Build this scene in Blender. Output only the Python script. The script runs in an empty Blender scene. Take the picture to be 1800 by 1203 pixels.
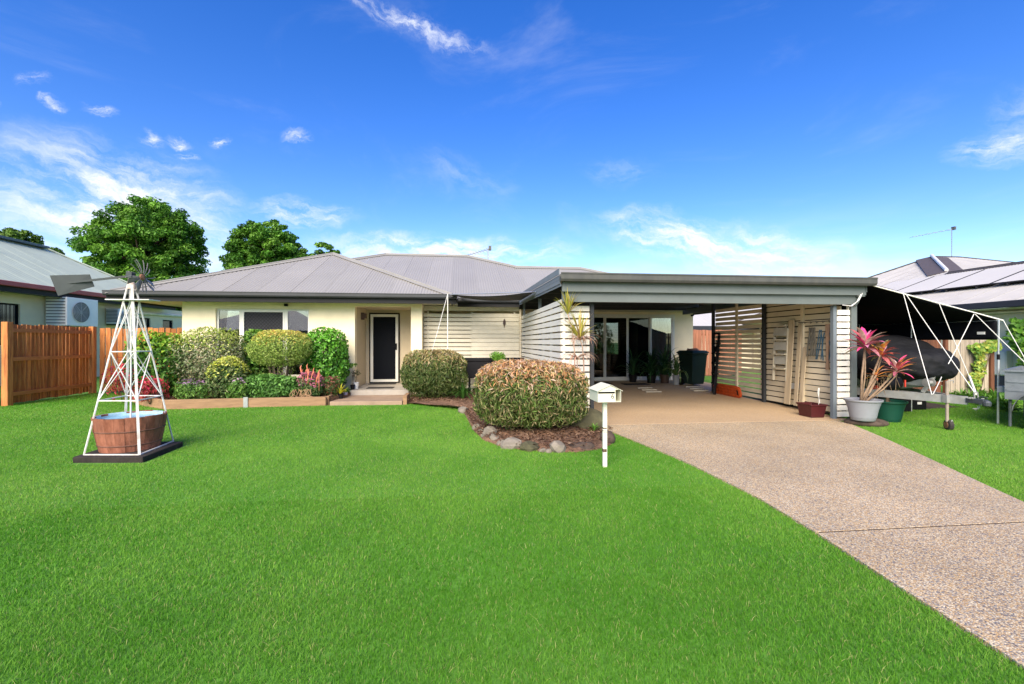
import bpy, bmesh, math, random
import numpy as np
from mathutils import Vector, Matrix

# ------------------------------------------------------------------ camera
scene = bpy.context.scene
TH = math.radians(6.4); FPX = 800.0; EYE = 1.4          # yaw, focal length in 1800-px pixels, eye height
cam_d = bpy.data.cameras.new('camera'); cam = bpy.data.objects.new('camera', cam_d)
scene.collection.objects.link(cam)
cam.location = (0, 0, EYE); cam.rotation_euler = (math.radians(90), 0, -TH)
cam_d.sensor_width = 36; cam_d.lens = 36 * FPX / 1800; cam_d.clip_start = 0.05; cam_d.clip_end = 2000
scene.camera = cam
scene.render.resolution_x = 1024; scene.render.resolution_y = 684

# ------------------------------------------------------------------ light
SUN_DIR = Vector((-0.25, -0.78, 0.57)).normalized()     # towards the sun
sun_d = bpy.data.lights.new('sun', 'SUN'); sun = bpy.data.objects.new('sun', sun_d)
scene.collection.objects.link(sun)
sun_d.energy = 1.5; sun_d.angle = math.radians(50); sun_d.color = (1.0, 0.87, 0.68)
sun.rotation_euler = SUN_DIR.to_track_quat('Z', 'Y').to_euler()
scene.view_settings.view_transform = 'Standard'; scene.view_settings.look = 'None'
scene.view_settings.gamma = 1.0; scene.view_settings.use_curve_mapping = False
scene.view_settings.exposure = 2.45

# ------------------------------------------------------------------ sky
world = bpy.data.worlds.new('World'); scene.world = world; world.use_nodes = True
wn = world.node_tree; wn.nodes.clear(); wl = wn.links
def wnode(t, **k):
    n = wn.nodes.new(t)
    for a, b in k.items(): setattr(n, a, b)
    return n
def wmath(op, a, b=None, c=None, clamp=False):
    n = wnode('ShaderNodeMath', operation=op, use_clamp=clamp)
    for i, v in enumerate((a, b, c)):
        if v is None: continue
        if isinstance(v, (int, float)): n.inputs[i].default_value = v
        else: wl.new(v, n.inputs[i])
    return n.outputs[0]
sky = wnode('ShaderNodeTexSky', sky_type='NISHITA', sun_disc=False)
sky.sun_elevation = math.asin(SUN_DIR.z); sky.sun_rotation = math.atan2(SUN_DIR.x, SUN_DIR.y)
sky.altitude = 0; sky.air_density = 1.0; sky.dust_density = 0.3; sky.ozone_density = 2.0
tc = wnode('ShaderNodeTexCoord'); sep = wnode('ShaderNodeSeparateXYZ'); wl.new(tc.outputs['Generated'], sep.inputs[0])
az = wmath('ARCTAN2', sep.outputs[0], sep.outputs[1]); el = wmath('ARCSINE', sep.outputs[2])
def azel(px, py):                                        # direction of a photo pixel as azimuth and elevation
    u = (px - 900) / FPX; v = (601.5 - py) / FPX
    return TH + math.atan(u), math.atan(v / math.sqrt(1 + u * u))
ae = wnode('ShaderNodeCombineXYZ'); wl.new(az, ae.inputs[0]); wl.new(el, ae.inputs[1])
def wnoise(vec, scale, detail=6, rough=0.6, dist=0.0, lac=2.0):
    n = wnode('ShaderNodeTexNoise'); n.inputs['Scale'].default_value = scale; n.inputs['Detail'].default_value = detail
    n.inputs['Roughness'].default_value = rough; n.inputs['Distortion'].default_value = dist; n.inputs['Lacunarity'].default_value = lac
    wl.new(vec, n.inputs['Vector']); return n.outputs[0]
def patch(x0, y0, x1, y1, wide, soft=1.0):               # an elongated cloud from one direction to another
    a0, e0 = azel(x0, y0); a1, e1 = azel(x1, y1)
    L = math.hypot(a1 - a0, e1 - e0); ang = math.atan2(e1 - e0, a1 - a0)
    m = wnode('ShaderNodeMapping', vector_type='TEXTURE'); wl.new(warp, m.inputs['Vector'])
    m.inputs['Location'].default_value = ((a0 + a1) / 2, (e0 + e1) / 2, 0)
    m.inputs['Rotation'].default_value = (0, 0, ang); m.inputs['Scale'].default_value = (L / 2, wide, 1)
    ln = wnode('ShaderNodeVectorMath', operation='LENGTH'); wl.new(m.outputs[0], ln.inputs[0])
    fr_ = wnode('ShaderNodeMapRange', interpolation_type='SMOOTHSTEP'); wl.new(ln.outputs['Value'], fr_.inputs[0])
    fr_.inputs[1].default_value = 1.0; fr_.inputs[2].default_value = 0.0
    r = wmath('POWER', fr_.outputs[0], soft)
    # streaky noise along the cloud's own axis
    m2 = wnode('ShaderNodeMapping', vector_type='TEXTURE'); wl.new(warp, m2.inputs['Vector'])
    m2.inputs['Rotation'].default_value = (0, 0, ang); m2.inputs['Scale'].default_value = (1, 0.30, 1)
    nz = wnoise(m2.outputs[0], max(9, min(40, .55 / wide)), 9, 0.66)
    v = wnode('ShaderNodeMapRange', interpolation_type='SMOOTHSTEP'); wl.new(nz, v.inputs[0])
    v.inputs[1].default_value = 0.34; v.inputs[2].default_value = 0.80
    return wmath('MULTIPLY', r, v.outputs[0])
wz = wnode('ShaderNodeTexNoise'); wz.inputs['Scale'].default_value = 6; wz.inputs['Detail'].default_value = 9; wz.inputs['Roughness'].default_value = .62; wl.new(ae.outputs[0], wz.inputs['Vector'])
wsub = wnode('ShaderNodeVectorMath', operation='SUBTRACT'); wl.new(wz.outputs['Color'], wsub.inputs[0]); wsub.inputs[1].default_value = (0.5, 0.5, 0.5)
wsc = wnode('ShaderNodeVectorMath', operation='SCALE'); wl.new(wsub.outputs[0], wsc.inputs[0]); wsc.inputs['Scale'].default_value = 0.11
wad = wnode('ShaderNodeVectorMath', operation='ADD'); wl.new(ae.outputs[0], wad.inputs[0]); wl.new(wsc.outputs[0], wad.inputs[1])
warp = wad.outputs[0]
clouds = None
for spec in [(540, -70, 900, 118, 0.024, 1, 1.0), (600, -20, 860, 100, 0.016, 1, .5),
             (-150, 290, 480, 420, 0.13, .8, 1.9), (230, 325, 420, 420, 0.07, .8, 1.2), (420, 380, 640, 385, 0.035, .9, 1.2), (480, 432, 1060, 445, 0.050, .8, 2.0),
             (1020, 370, 1460, 490, 0.060, .8, 1.8), (1150, 430, 1560, 480, 0.06, .7, 1.5), (1650, 268, 1900, 235, 0.035, .9, 1.1), (1730, 170, 1900, 210, 0.06, 1, .5),
             (228, 230, 305, 248, 0.017, 1.2, 1.2), (285, 234, 345, 246, 0.018, 1.2, 1.4), (365, 238, 420, 243, 0.015, 1.2, 1.2), (485, 238, 550, 240, 0.016, 1.2, 1.0),
             (135, 188, 205, 196, 0.013, 1.2, 1.1), (75, 182, 130, 190, 0.011, 1.2, 1.0), (30, 138, 115, 150, 0.012, 1.2, 1.0), (295, 264, 365, 274, 0.011, 1, 1.1), (-30, 180, 20, 188, 0.01, 1, 1.2),
             (680, 270, 930, 350, 0.05, 1, .22), (1000, 285, 1180, 310, 0.035, 1, .22)]:
    c_ = wmath('MULTIPLY', patch(*spec[:6]), spec[6])
    clouds = c_ if clouds is None else wmath('MAXIMUM', clouds, c_)
# general cirrus low over the whole horizon
lowm = wnode('ShaderNodeMapRange', interpolation_type='SMOOTHSTEP'); wl.new(el, lowm.inputs[0])
lowm.inputs[1].default_value = 0.27; lowm.inputs[2].default_value = 0.0
m3 = wnode('ShaderNodeMapping'); wl.new(tc.outputs['Generated'], m3.inputs['Vector']); m3.inputs['Scale'].default_value = (1, 1, 4.5)
lown = wnoise(m3.outputs[0], 3.2, 7, 0.6, 0.4)
lr = wnode('ShaderNodeMapRange', interpolation_type='SMOOTHSTEP'); wl.new(lown, lr.inputs[0]); lr.inputs[1].default_value = 0.38; lr.inputs[2].default_value = 0.76
low = wmath('MULTIPLY', wmath('MULTIPLY', lowm.outputs[0], lr.outputs[0]), 0.8)
m4 = wnode('ShaderNodeMapping'); wl.new(tc.outputs['Generated'], m4.inputs['Vector']); m4.inputs['Scale'].default_value = (1, .55, 2.2); m4.inputs['Rotation'].default_value = (0, 0, .6)
hin = wnoise(m4.outputs[0], 2.6, 9, 0.62, 0.8)
hr_ = wnode('ShaderNodeMapRange', interpolation_type='SMOOTHSTEP'); wl.new(hin, hr_.inputs[0]); hr_.inputs[1].default_value = 0.50; hr_.inputs[2].default_value = 0.95; hr_.inputs[4].default_value = 0.24
clouds = wmath('MINIMUM', wmath('ADD', wmath('ADD', clouds, low), hr_.outputs[0]), 0.92)
hs = wnode('ShaderNodeHueSaturation'); wl.new(sky.outputs[0], hs.inputs['Color'])
hs.inputs['Saturation'].default_value = 1.40; hs.inputs['Hue'].default_value = 0.520; hs.inputs['Value'].default_value = 0.90
cm = wnode('ShaderNodeMixRGB'); wl.new(clouds, cm.inputs[0]); wl.new(hs.outputs[0], cm.inputs[1]); cm.inputs[2].default_value = (4.0, 4.1, 4.3, 1)
bg = wnode('ShaderNodeBackground'); bg.inputs['Strength'].default_value = 0.052; wl.new(cm.outputs[0], bg.inputs['Color'])
wo = wnode('ShaderNodeOutputWorld'); wl.new(bg.outputs[0], wo.inputs['Surface'])

# ------------------------------------------------------------------ pixels to places
_s, _c = math.sin(TH), math.cos(TH)
def ray(px, py):
    u = (px - 900) / FPX
    return Vector((_s + _c * u, _c - _s * u, (601.5 - py) / FPX))
def G(px, py, z=0.0):                                    # where the ray meets the height z
    r = ray(px, py); t = (z - EYE) / r.z
    return Vector((r.x * t, r.y * t, z))
def PY(px, py, Y):                                       # where it meets the plane Y
    r = ray(px, py); t = Y / r.y
    return Vector((r.x * t, Y, EYE + r.z * t))
def PX(px, py, X):
    r = ray(px, py); t = X / r.x
    return Vector((X, r.y * t, EYE + r.z * t))
def PPL(px, py, p0, n):                                  # where it meets any plane
    r = ray(px, py); o = Vector((0, 0, EYE)); t = (p0 - o).dot(n) / r.dot(n)
    return o + r * t

# ------------------------------------------------------------------ materials
MATS = {}
def M(name, col, rough=0.6, var=0.12, scale=6.0, metal=0.0, bump=0.0, bscale=80.0, rnd=0.0, col2=None, lo=0.35, hi=0.65, spec=0.4, stretch=None, coat=0.0, dirt=0.0, dirtcol=(0.05, 0.045, 0.035), dscale=2.5):
    if name in MATS: return MATS[name]
    m = bpy.data.materials.new(name); m.use_nodes = True; t = m.node_tree; N = t.nodes; L = t.links
    b = N['Principled BSDF']; b.inputs['Roughness'].default_value = rough; b.inputs['Metallic'].default_value = metal
    b.inputs['Specular IOR Level'].default_value = spec; b.inputs['Coat Weight'].default_value = coat
    tcn = N.new('ShaderNodeTexCoord'); vec = tcn.outputs['Object']
    if stretch:
        mp = N.new('ShaderNodeMapping'); mp.inputs['Scale'].default_value = stretch; L.new(vec, mp.inputs[0]); vec = mp.outputs[0]
    oi = N.new('ShaderNodeObjectInfo')
    off = N.new('ShaderNodeVectorMath'); off.operation = 'ADD'; sc = N.new('ShaderNodeMath'); sc.operation = 'MULTIPLY'; sc.inputs[1].default_value = 37.0
    L.new(oi.outputs['Random'], sc.inputs[0]); L.new(vec, off.inputs[0]); L.new(sc.outputs[0], off.inputs[1]); vec = off.outputs[0]
    n = N.new('ShaderNodeTexNoise'); n.inputs['Scale'].default_value = scale; n.inputs['Detail'].default_value = 8; n.inputs['Roughness'].default_value = 0.65
    L.new(vec, n.inputs['Vector'])
    r = N.new('ShaderNodeValToRGB'); r.color_ramp.elements[0].position = lo; r.color_ramp.elements[1].position = hi
    c1 = [min(1, x * (1 - var)) for x in col]; c2 = list(col2) if col2 else [min(1, x * (1 + var)) for x in col]
    r.color_ramp.elements[0].color = (*c1, 1); r.color_ramp.elements[1].color = (*c2, 1); L.new(n.outputs[0], r.inputs[0])
    out = r.outputs[0]
    if dirt:
        n2 = N.new('ShaderNodeTexNoise'); n2.inputs['Scale'].default_value = dscale; n2.inputs['Detail'].default_value = 9; n2.inputs['Roughness'].default_value = 0.72; L.new(vec, n2.inputs['Vector'])
        mr = N.new('ShaderNodeMapRange'); mr.inputs[1].default_value = 0.48; mr.inputs[2].default_value = 0.75; mr.inputs[4].default_value = dirt; L.new(n2.outputs[0], mr.inputs[0])
        mx = N.new('ShaderNodeMixRGB'); L.new(mr.outputs[0], mx.inputs[0]); L.new(out, mx.inputs[1]); mx.inputs[2].default_value = (*dirtcol, 1); out = mx.outputs[0]
    if rnd:
        hv = N.new('ShaderNodeHueSaturation'); mr = N.new('ShaderNodeMapRange'); mr.inputs[3].default_value = 1 - rnd; mr.inputs[4].default_value = 1 + rnd
        L.new(oi.outputs['Random'], mr.inputs[0]); L.new(mr.outputs[0], hv.inputs['Value']); L.new(out, hv.inputs['Color']); out = hv.outputs[0]
    L.new(out, b.inputs['Base Color'])
    if bump:
        bn = N.new('ShaderNodeTexNoise'); bn.inputs['Scale'].default_value = bscale; bn.inputs['Detail'].default_value = 4; L.new(vec, bn.inputs['Vector'])
        bp = N.new('ShaderNodeBump'); bp.inputs['Strength'].default_value = bump; bp.inputs['Distance'].default_value = 0.01; L.new(bn.outputs[0], bp.inputs['Height']); L.new(bp.outputs[0], b.inputs['Normal'])
    MATS[name] = m; return m

def leafmat(name, trans=0.35, rough=0.5, sat=1.0):
    if name in MATS: return MATS[name]
    m = bpy.data.materials.new(name); m.use_nodes = True; t = m.node_tree; N = t.nodes; L = t.links
    b = N['Principled BSDF']; b.inputs['Roughness'].default_value = rough; b.inputs['Specular IOR Level'].default_value = 0.3
    a = N.new('ShaderNodeAttribute'); a.attribute_name = 'Col'
    L.new(a.outputs['Color'], b.inputs['Base Color'])
    tr = N.new('ShaderNodeBsdfTranslucent'); L.new(a.outputs['Color'], tr.inputs['Color'])
    mx = N.new('ShaderNodeMixShader'); mx.inputs[0].default_value = trans
    L.new(b.outputs[0], mx.inputs[1]); L.new(tr.outputs[0], mx.inputs[2]); L.new(mx.outputs[0], N['Material Output'].inputs['Surface'])
    MATS[name] = m; return m

def glassmat(name, tint, refl=1.0, ior=1.5):
    if name in MATS: return MATS[name]
    m = bpy.data.materials.new(name); m.use_nodes = True; t = m.node_tree; N = t.nodes; L = t.links
    N.remove(N['Principled BSDF'])
    tr = N.new('ShaderNodeBsdfTransparent'); tr.inputs[0].default_value = (*tint, 1)
    gl = N.new('ShaderNodeBsdfGlossy'); gl.inputs['Roughness'].default_value = 0.01; gl.inputs[0].default_value = (refl, refl, refl, 1)
    fr = N.new('ShaderNodeFresnel'); fr.inputs[0].default_value = ior
    mx = N.new('ShaderNodeMixShader'); L.new(fr.outputs[0], mx.inputs[0]); L.new(tr.outputs[0], mx.inputs[1]); L.new(gl.outputs[0], mx.inputs[2])
    L.new(mx.outputs[0], N['Material Output'].inputs['Surface'])
    MATS[name] = m; return m

# ------------------------------------------------------------------ objects
COL = scene.collection
def tag(o, label=None, cat=None, group=None, kind=None):
    if label: o['label'] = label
    if cat: o['category'] = cat
    if group: o['group'] = group
    if kind: o['kind'] = kind
    return o
def thing(name, loc, label, cat, group=None):
    o = bpy.data.objects.new(name, None); COL.objects.link(o); o.location = loc; o.empty_display_size = 0.1
    return tag(o, label, cat, group)
def rootloc(o):
    v = Vector((0, 0, 0))
    while o is not None: v = v + o.location; o = o.parent
    return v
def link(name, me, parent=None, loc=(0, 0, 0)):
    o = bpy.data.objects.new(name, me); COL.objects.link(o); o.location = loc
    if parent is not None: o.parent = parent
    return o
class MB:
    """collects shapes in world coordinates and links them as ONE mesh object"""
    def __init__(s): s.v = []; s.f = []
    def add(s, vs, fs):
        k = len(s.v); s.v += [tuple(v) for v in vs]; s.f += [tuple(i + k for i in f) for f in fs]; return s
    def box(s, x0, x1, y0, y1, z0, z1):
        return s.add([(x0, y0, z0), (x1, y0, z0), (x1, y1, z0), (x0, y1, z0), (x0, y0, z1), (x1, y0, z1), (x1, y1, z1), (x0, y1, z1)],
                     [(0, 3, 2, 1), (4, 5, 6, 7), (0, 1, 5, 4), (1, 2, 6, 5), (2, 3, 7, 6), (3, 0, 4, 7)])
    def obox(s, c, size, mat):
        hx, hy, hz = size[0] / 2, size[1] / 2, size[2] / 2; c = Vector(c)
        vs = [c + mat @ Vector(p) for p in [(-hx, -hy, -hz), (hx, -hy, -hz), (hx, hy, -hz), (-hx, hy, -hz), (-hx, -hy, hz), (hx, -hy, hz), (hx, hy, hz), (-hx, hy, hz)]]
        return s.add(vs, [(0, 3, 2, 1), (4, 5, 6, 7), (0, 1, 5, 4), (1, 2, 6, 5), (2, 3, 7, 6), (3, 0, 4, 7)])
    def bar(s, p0, p1, w, h, up=(0, 0, 1)):              # a rectangular bar; h is along 'up'
        p0 = Vector(p0); p1 = Vector(p1); d = (p1 - p0); L = d.length; d.normalize(); u = Vector(up)
        if abs(d.dot(u)) > 0.98: u = Vector((0, 1, 0))
        x = d.cross(u).normalized(); z = x.cross(d).normalized()
        return s.obox((p0 + p1) / 2, (w, L, h), Matrix((x, d, z)).transposed())
    def tube(s, pts, r, n=8, caps=True):
        pts = [Vector(p) for p in pts]; k = len(s.v); m = len(pts); rr = r if isinstance(r, (list, tuple)) else [r] * m
        prev = None
        for i, p in enumerate(pts):
            d = (pts[min(i + 1, m - 1)] - pts[max(i - 1, 0)]).normalized()
            if prev is None: x = d.cross(Vector((0, 0, 1)) if abs(d.z) < 0.95 else Vector((0, 1, 0))).normalized()
            else: x = (prev - d * prev.dot(d)).normalized()
            prev = x; y = d.cross(x)
            for j in range(n):
                a = 2 * math.pi * j / n; s.v.append(tuple(p + (x * math.cos(a) + y * math.sin(a)) * rr[i]))
        for i in range(m - 1):
            for j in range(n):
                a = k + i * n + j; b = k + i * n + (j + 1) % n; s.f.append((a, b, b + n, a + n))
        if caps:
            s.f.append(tuple(k + j for j in range(n))[::-1]); s.f.append(tuple(k + (m - 1) * n + j for j in range(n)))
        return s
    def lathe(s, c, prof, n=32, mat=None, caps=True):    # prof: (radius, height)
        c = Vector(c); k = len(s.v); mat = mat or Matrix.Identity(3)
        for r, h in prof:
            for j in range(n):
                a = 2 * math.pi * j / n; s.v.append(tuple(c + mat @ Vector((r * math.cos(a), r * math.sin(a), h))))
        for i in range(len(prof) - 1):
            for j in range(n):
                a = k + i * n + j; b = k + i * n + (j + 1) % n; s.f.append((a, b, b + n, a + n))
        if caps:
            s.f.append(tuple(k + j for j in range(n))[::-1]); e = k + (len(prof) - 1) * n; s.f.append(tuple(e + j for j in range(n)))
        return s
    def prism(s, poly, z0, z1):
        n = len(poly); zt = z1 if isinstance(z1, (list, tuple)) else [z1] * n
        a = sum(poly[i][0] * poly[(i + 1) % n][1] - poly[(i + 1) % n][0] * poly[i][1] for i in range(n))
        idx = list(range(n)) if a > 0 else list(range(n))[::-1]
        p = [poly[i] for i in idx]; zt = [zt[i] for i in idx]
        vs = [(q[0], q[1], z0) for q in p] + [(q[0], q[1], z) for q, z in zip(p, zt)]
        fs = [tuple(range(n))[::-1], tuple(range(n, 2 * n))] + [(i, (i + 1) % n, n + (i + 1) % n, n + i) for i in range(n)]
        return s.add(vs, fs)
    def plate(s, poly3, thick):                          # a planar polygon in space with a thickness along its normal
        p = [Vector(q) for q in poly3]; nrm = Vector((0, 0, 0))
        for i in range(len(p)): nrm += p[i].cross(p[(i + 1) % len(p)])
        nrm.normalize(); n = len(p); vs = [q for q in p] + [q + nrm * thick for q in p]
        return s.add(vs, [tuple(range(n))[::-1], tuple(range(n, 2 * n))] + [(i, (i + 1) % n, n + (i + 1) % n, n + i) for i in range(n)])
    def loft(s, rings, closed=True, cap=True):
        k = len(s.v); n = len(rings[0])
        for r in rings: s.v += [tuple(p) for p in r]
        for i in range(len(rings) - 1):
            for j in range(n if closed else n - 1):
                a = k + i * n + j; b = k + i * n + (j + 1) % n; s.f.append((a, b, b + n, a + n))
        if cap and closed:
            s.f.append(tuple(k + j for j in range(n))[::-1]); e = k + (len(rings) - 1) * n; s.f.append(tuple(e + j for j in range(n)))
        return s
    def grid(s, fn, nu, nv):
        return s.loft([[fn(i / nu, j / nv) for j in range(nv + 1)] for i in range(nu + 1)], closed=False, cap=False)
    def blob(s, c, size, rng, sub=2, rough=0.15, flat=None, rotz=0.0):
        bm = bmesh.new(); bmesh.ops.create_icosphere(bm, subdivisions=sub, radius=1.0)
        ph = [(rng.uniform(-2.2, 2.2), rng.uniform(-2.2, 2.2), rng.uniform(-2.2, 2.2), rng.uniform(0, 6)) for _ in range(5)]
        vs = []; R = Matrix.Rotation(rotz, 3, 'Z')
        for v in bm.verts:
            k = 1 + rough * sum(math.sin(a * v.co.x + b * v.co.y + q * v.co.z + d) for a, b, q, d in ph) / 2.2
            p = v.co * k; p = Vector((p.x * size[0], p.y * size[1], p.z * size[2])); p = R @ p
            vs.append(p + Vector(c))
        fs = [tuple(v.index for v in f.verts) for f in bm.faces]; bm.free()
        return s.add(vs, fs)
    def mesh(s, name, off=(0, 0, 0), smooth=False):
        me = bpy.data.meshes.new(name); o = Vector(off)
        me.from_pydata([(v[0] - o.x, v[1] - o.y, v[2] - o.z) for v in s.v], [], s.f); me.update()
        if smooth: me.shade_smooth()
        return me
    def build(s, name, mat, parent=None, smooth=False, loc=None, bevel=0.0, auto=None, fix=False):
        off = rootloc(parent) if parent is not None else Vector(loc or (0, 0, 0))
        me = s.mesh(name, off, smooth)
        if fix:
            bm = bmesh.new(); bm.from_mesh(me); bmesh.ops.recalc_face_normals(bm, faces=bm.faces); bm.to_mesh(me); bm.free()
        if auto: me.set_sharp_from_angle(angle=math.radians(auto))
        me.materials.append(mat)
        o = link(name, me, parent, (0, 0, 0) if parent is not None else off)
        if bevel:
            md = o.modifiers.new('bevel', 'BEVEL'); md.width = bevel; md.segments = 2; md.limit_method = 'ANGLE'; md.angle_limit = math.radians(40)
        return o
def piece(name, me, parent, world_loc, rotz=0.0):        # alike pieces that share mesh data
    o = link(name, me, parent, Vector(world_loc) - rootloc(parent)); o.rotation_euler.z = rotz
    return o
def textmesh(body, size, mat, name, parent, loc, rot, extrude=0.0008):
    cu = bpy.data.curves.new('t', 'FONT'); cu.body = body; cu.size = size; cu.extrude = extrude; cu.align_x = 'CENTER'
    ob = bpy.data.objects.new('t', cu); COL.objects.link(ob)
    me = bpy.data.meshes.new_from_object(ob.evaluated_get(bpy.context.evaluated_depsgraph_get()))
    bpy.data.objects.remove(ob); me.materials.append(mat)
    o = link(name, me, parent, Vector(loc) - rootloc(parent)); o.rotation_euler = rot
    return o

# ------------------------------------------------------------------ foliage
def lump(rng, k=7, f=3.0):
    w = rng.normal(0, f, (k, 3)); ph = rng.uniform(0, 6.28, k)
    return lambda d: np.sin(d @ w.T + ph).sum(1) / k
def superpts(rng, n, c, size, ex=2.4, shell=0.6, amp=0.10, freq=3.0, zmin=None):
    d = rng.normal(0, 1, (n, 3)); d /= np.linalg.norm(d, axis=1)[:, None]
    r = (np.abs(d) ** ex).sum(1) ** (-1 / ex)
    L = lump(rng, 8, freq); r = r * (1 + amp * 2 * L(d * 1.0))
    k = 1 - (1 - shell) * rng.random(n) ** 1.6
    p = d * (r * k)[:, None] * np.array(size) + np.array(c)
    nr = d / np.array(size); nr /= np.linalg.norm(nr, axis=1)[:, None]
    if zmin is not None:
        ok = p[:, 2] > zmin; p, nr, k = p[ok], nr[ok], k[ok]
    return p, nr, k
def leafmesh(name, rng, P, Nr, length, width, col, jitter=0.8, up=0.0, fold=0.25, droop=0.0):
    """P points, Nr leaf facing, col (n,3): folded diamond leaves, four vertices each"""
    n = len(P)
    nr = Nr + rng.normal(0, jitter, (n, 3)); nr[:, 2] += up; nr /= np.linalg.norm(nr, axis=1)[:, None]
    t = rng.normal(0, 1, (n, 3)); t[:, 2] -= droop; t -= nr * (t * nr).sum(1)[:, None]; t /= np.linalg.norm(t, axis=1)[:, None]
    b = np.cross(nr, t)
    L = length * rng.uniform(0.65, 1.25, n)[:, None]; W = width * rng.uniform(0.7, 1.2, n)[:, None]
    v0 = P - t * L / 2; v2 = P + t * L / 2 - nr * L * 0.12
    v1 = P + b * W / 2 + nr * W * fold; v3 = P - b * W / 2 + nr * W * fold
    V = np.stack([v0, v1, v2, v3], 1).reshape(-1, 3)
    i = np.arange(n) * 4; F = np.stack([np.stack([i, i + 1, i + 2], 1), np.stack([i, i + 2, i + 3], 1)], 1).reshape(-1, 3)
    C = np.repeat(np.clip(col, 0, 1), 4, 0)
    return trimesh(name, V, F, C)
def trimesh(name, V, F, C=None):
    me = bpy.data.meshes.new(name); me.vertices.add(len(V)); me.vertices.foreach_set('co', V.astype(np.float32).ravel())
    m = len(F); me.loops.add(m * 3); me.loops.foreach_set('vertex_index', F.astype(np.int32).ravel()); me.polygons.add(m)
    me.polygons.foreach_set('loop_start', (np.arange(m) * 3).astype(np.int32))
    if C is not None:
        at = me.color_attributes.new('Col', 'FLOAT_COLOR', 'POINT')
        at.data.foreach_set('color', np.concatenate([C, np.ones((len(C), 1))], 1).astype(np.float32).ravel())
    me.update(calc_edges=True); me.validate(); return me
def palette(rng, n, cols, w=None):
    cols = np.array(cols); k = rng.choice(len(cols), n, p=w); c = cols[k] * rng.uniform(0.75, 1.25, n)[:, None]
    return c
LEAF = leafmat('leaf', 0.32, 0.45)
WAXY = leafmat('waxy_leaf', 0.22, 0.35)
# ------------------------------------------------------------------ the setting
def inside(poly, X, Y):
    r = np.zeros(len(X), bool); n = len(poly)
    for i in range(n):
        x0, y0 = poly[i][0], poly[i][1]; x1, y1 = poly[(i + 1) % n][0], poly[(i + 1) % n][1]
        if y0 == y1: continue
        c = ((y0 > Y) != (y1 > Y)) & (X < (x1 - x0) * (Y - y0) / (y1 - y0) + x0); r ^= c
    return r
def ground_material():
    m = bpy.data.materials.new('lawn_soil'); m.use_nodes = True; N = m.node_tree.nodes; L = m.node_tree.links; b = N['Principled BSDF']
    t = N.new('ShaderNodeTexCoord'); a = N.new('ShaderNodeTexNoise'); a.inputs['Scale'].default_value = 0.6; a.inputs['Detail'].default_value = 8; L.new(t.outputs['Object'], a.inputs[0])
    f = N.new('ShaderNodeTexNoise'); f.inputs['Scale'].default_value = 60; f.inputs['Detail'].default_value = 6; L.new(t.outputs['Object'], f.inputs[0])
    mx = N.new('ShaderNodeMath'); mx.operation = 'MULTIPLY_ADD'; L.new(f.outputs[0], mx.inputs[0]); mx.inputs[1].default_value = 0.7; L.new(a.outputs[0], mx.inputs[2])
    r = N.new('ShaderNodeValToRGB'); L.new(mx.outputs[0], r.inputs[0]); r.color_ramp.elements[0].position = 0.6; r.color_ramp.elements[1].position = 1.1
    r.color_ramp.elements[0].color = (0.05, 0.16, 0.010, 1); r.color_ramp.elements[1].color = (0.11, 0.28, 0.025, 1)
    L.new(r.outputs[0], b.inputs['Base Color']); b.inputs['Roughness'].default_value = 0.9
    return m
gm = MB(); gm.add([(-400, -300, 0), (400, -300, 0), (400, 600, 0), (-400, 600, 0)], [(0, 1, 2, 3)])
tag(gm.build('ground', ground_material()), kind='structure')

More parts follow.
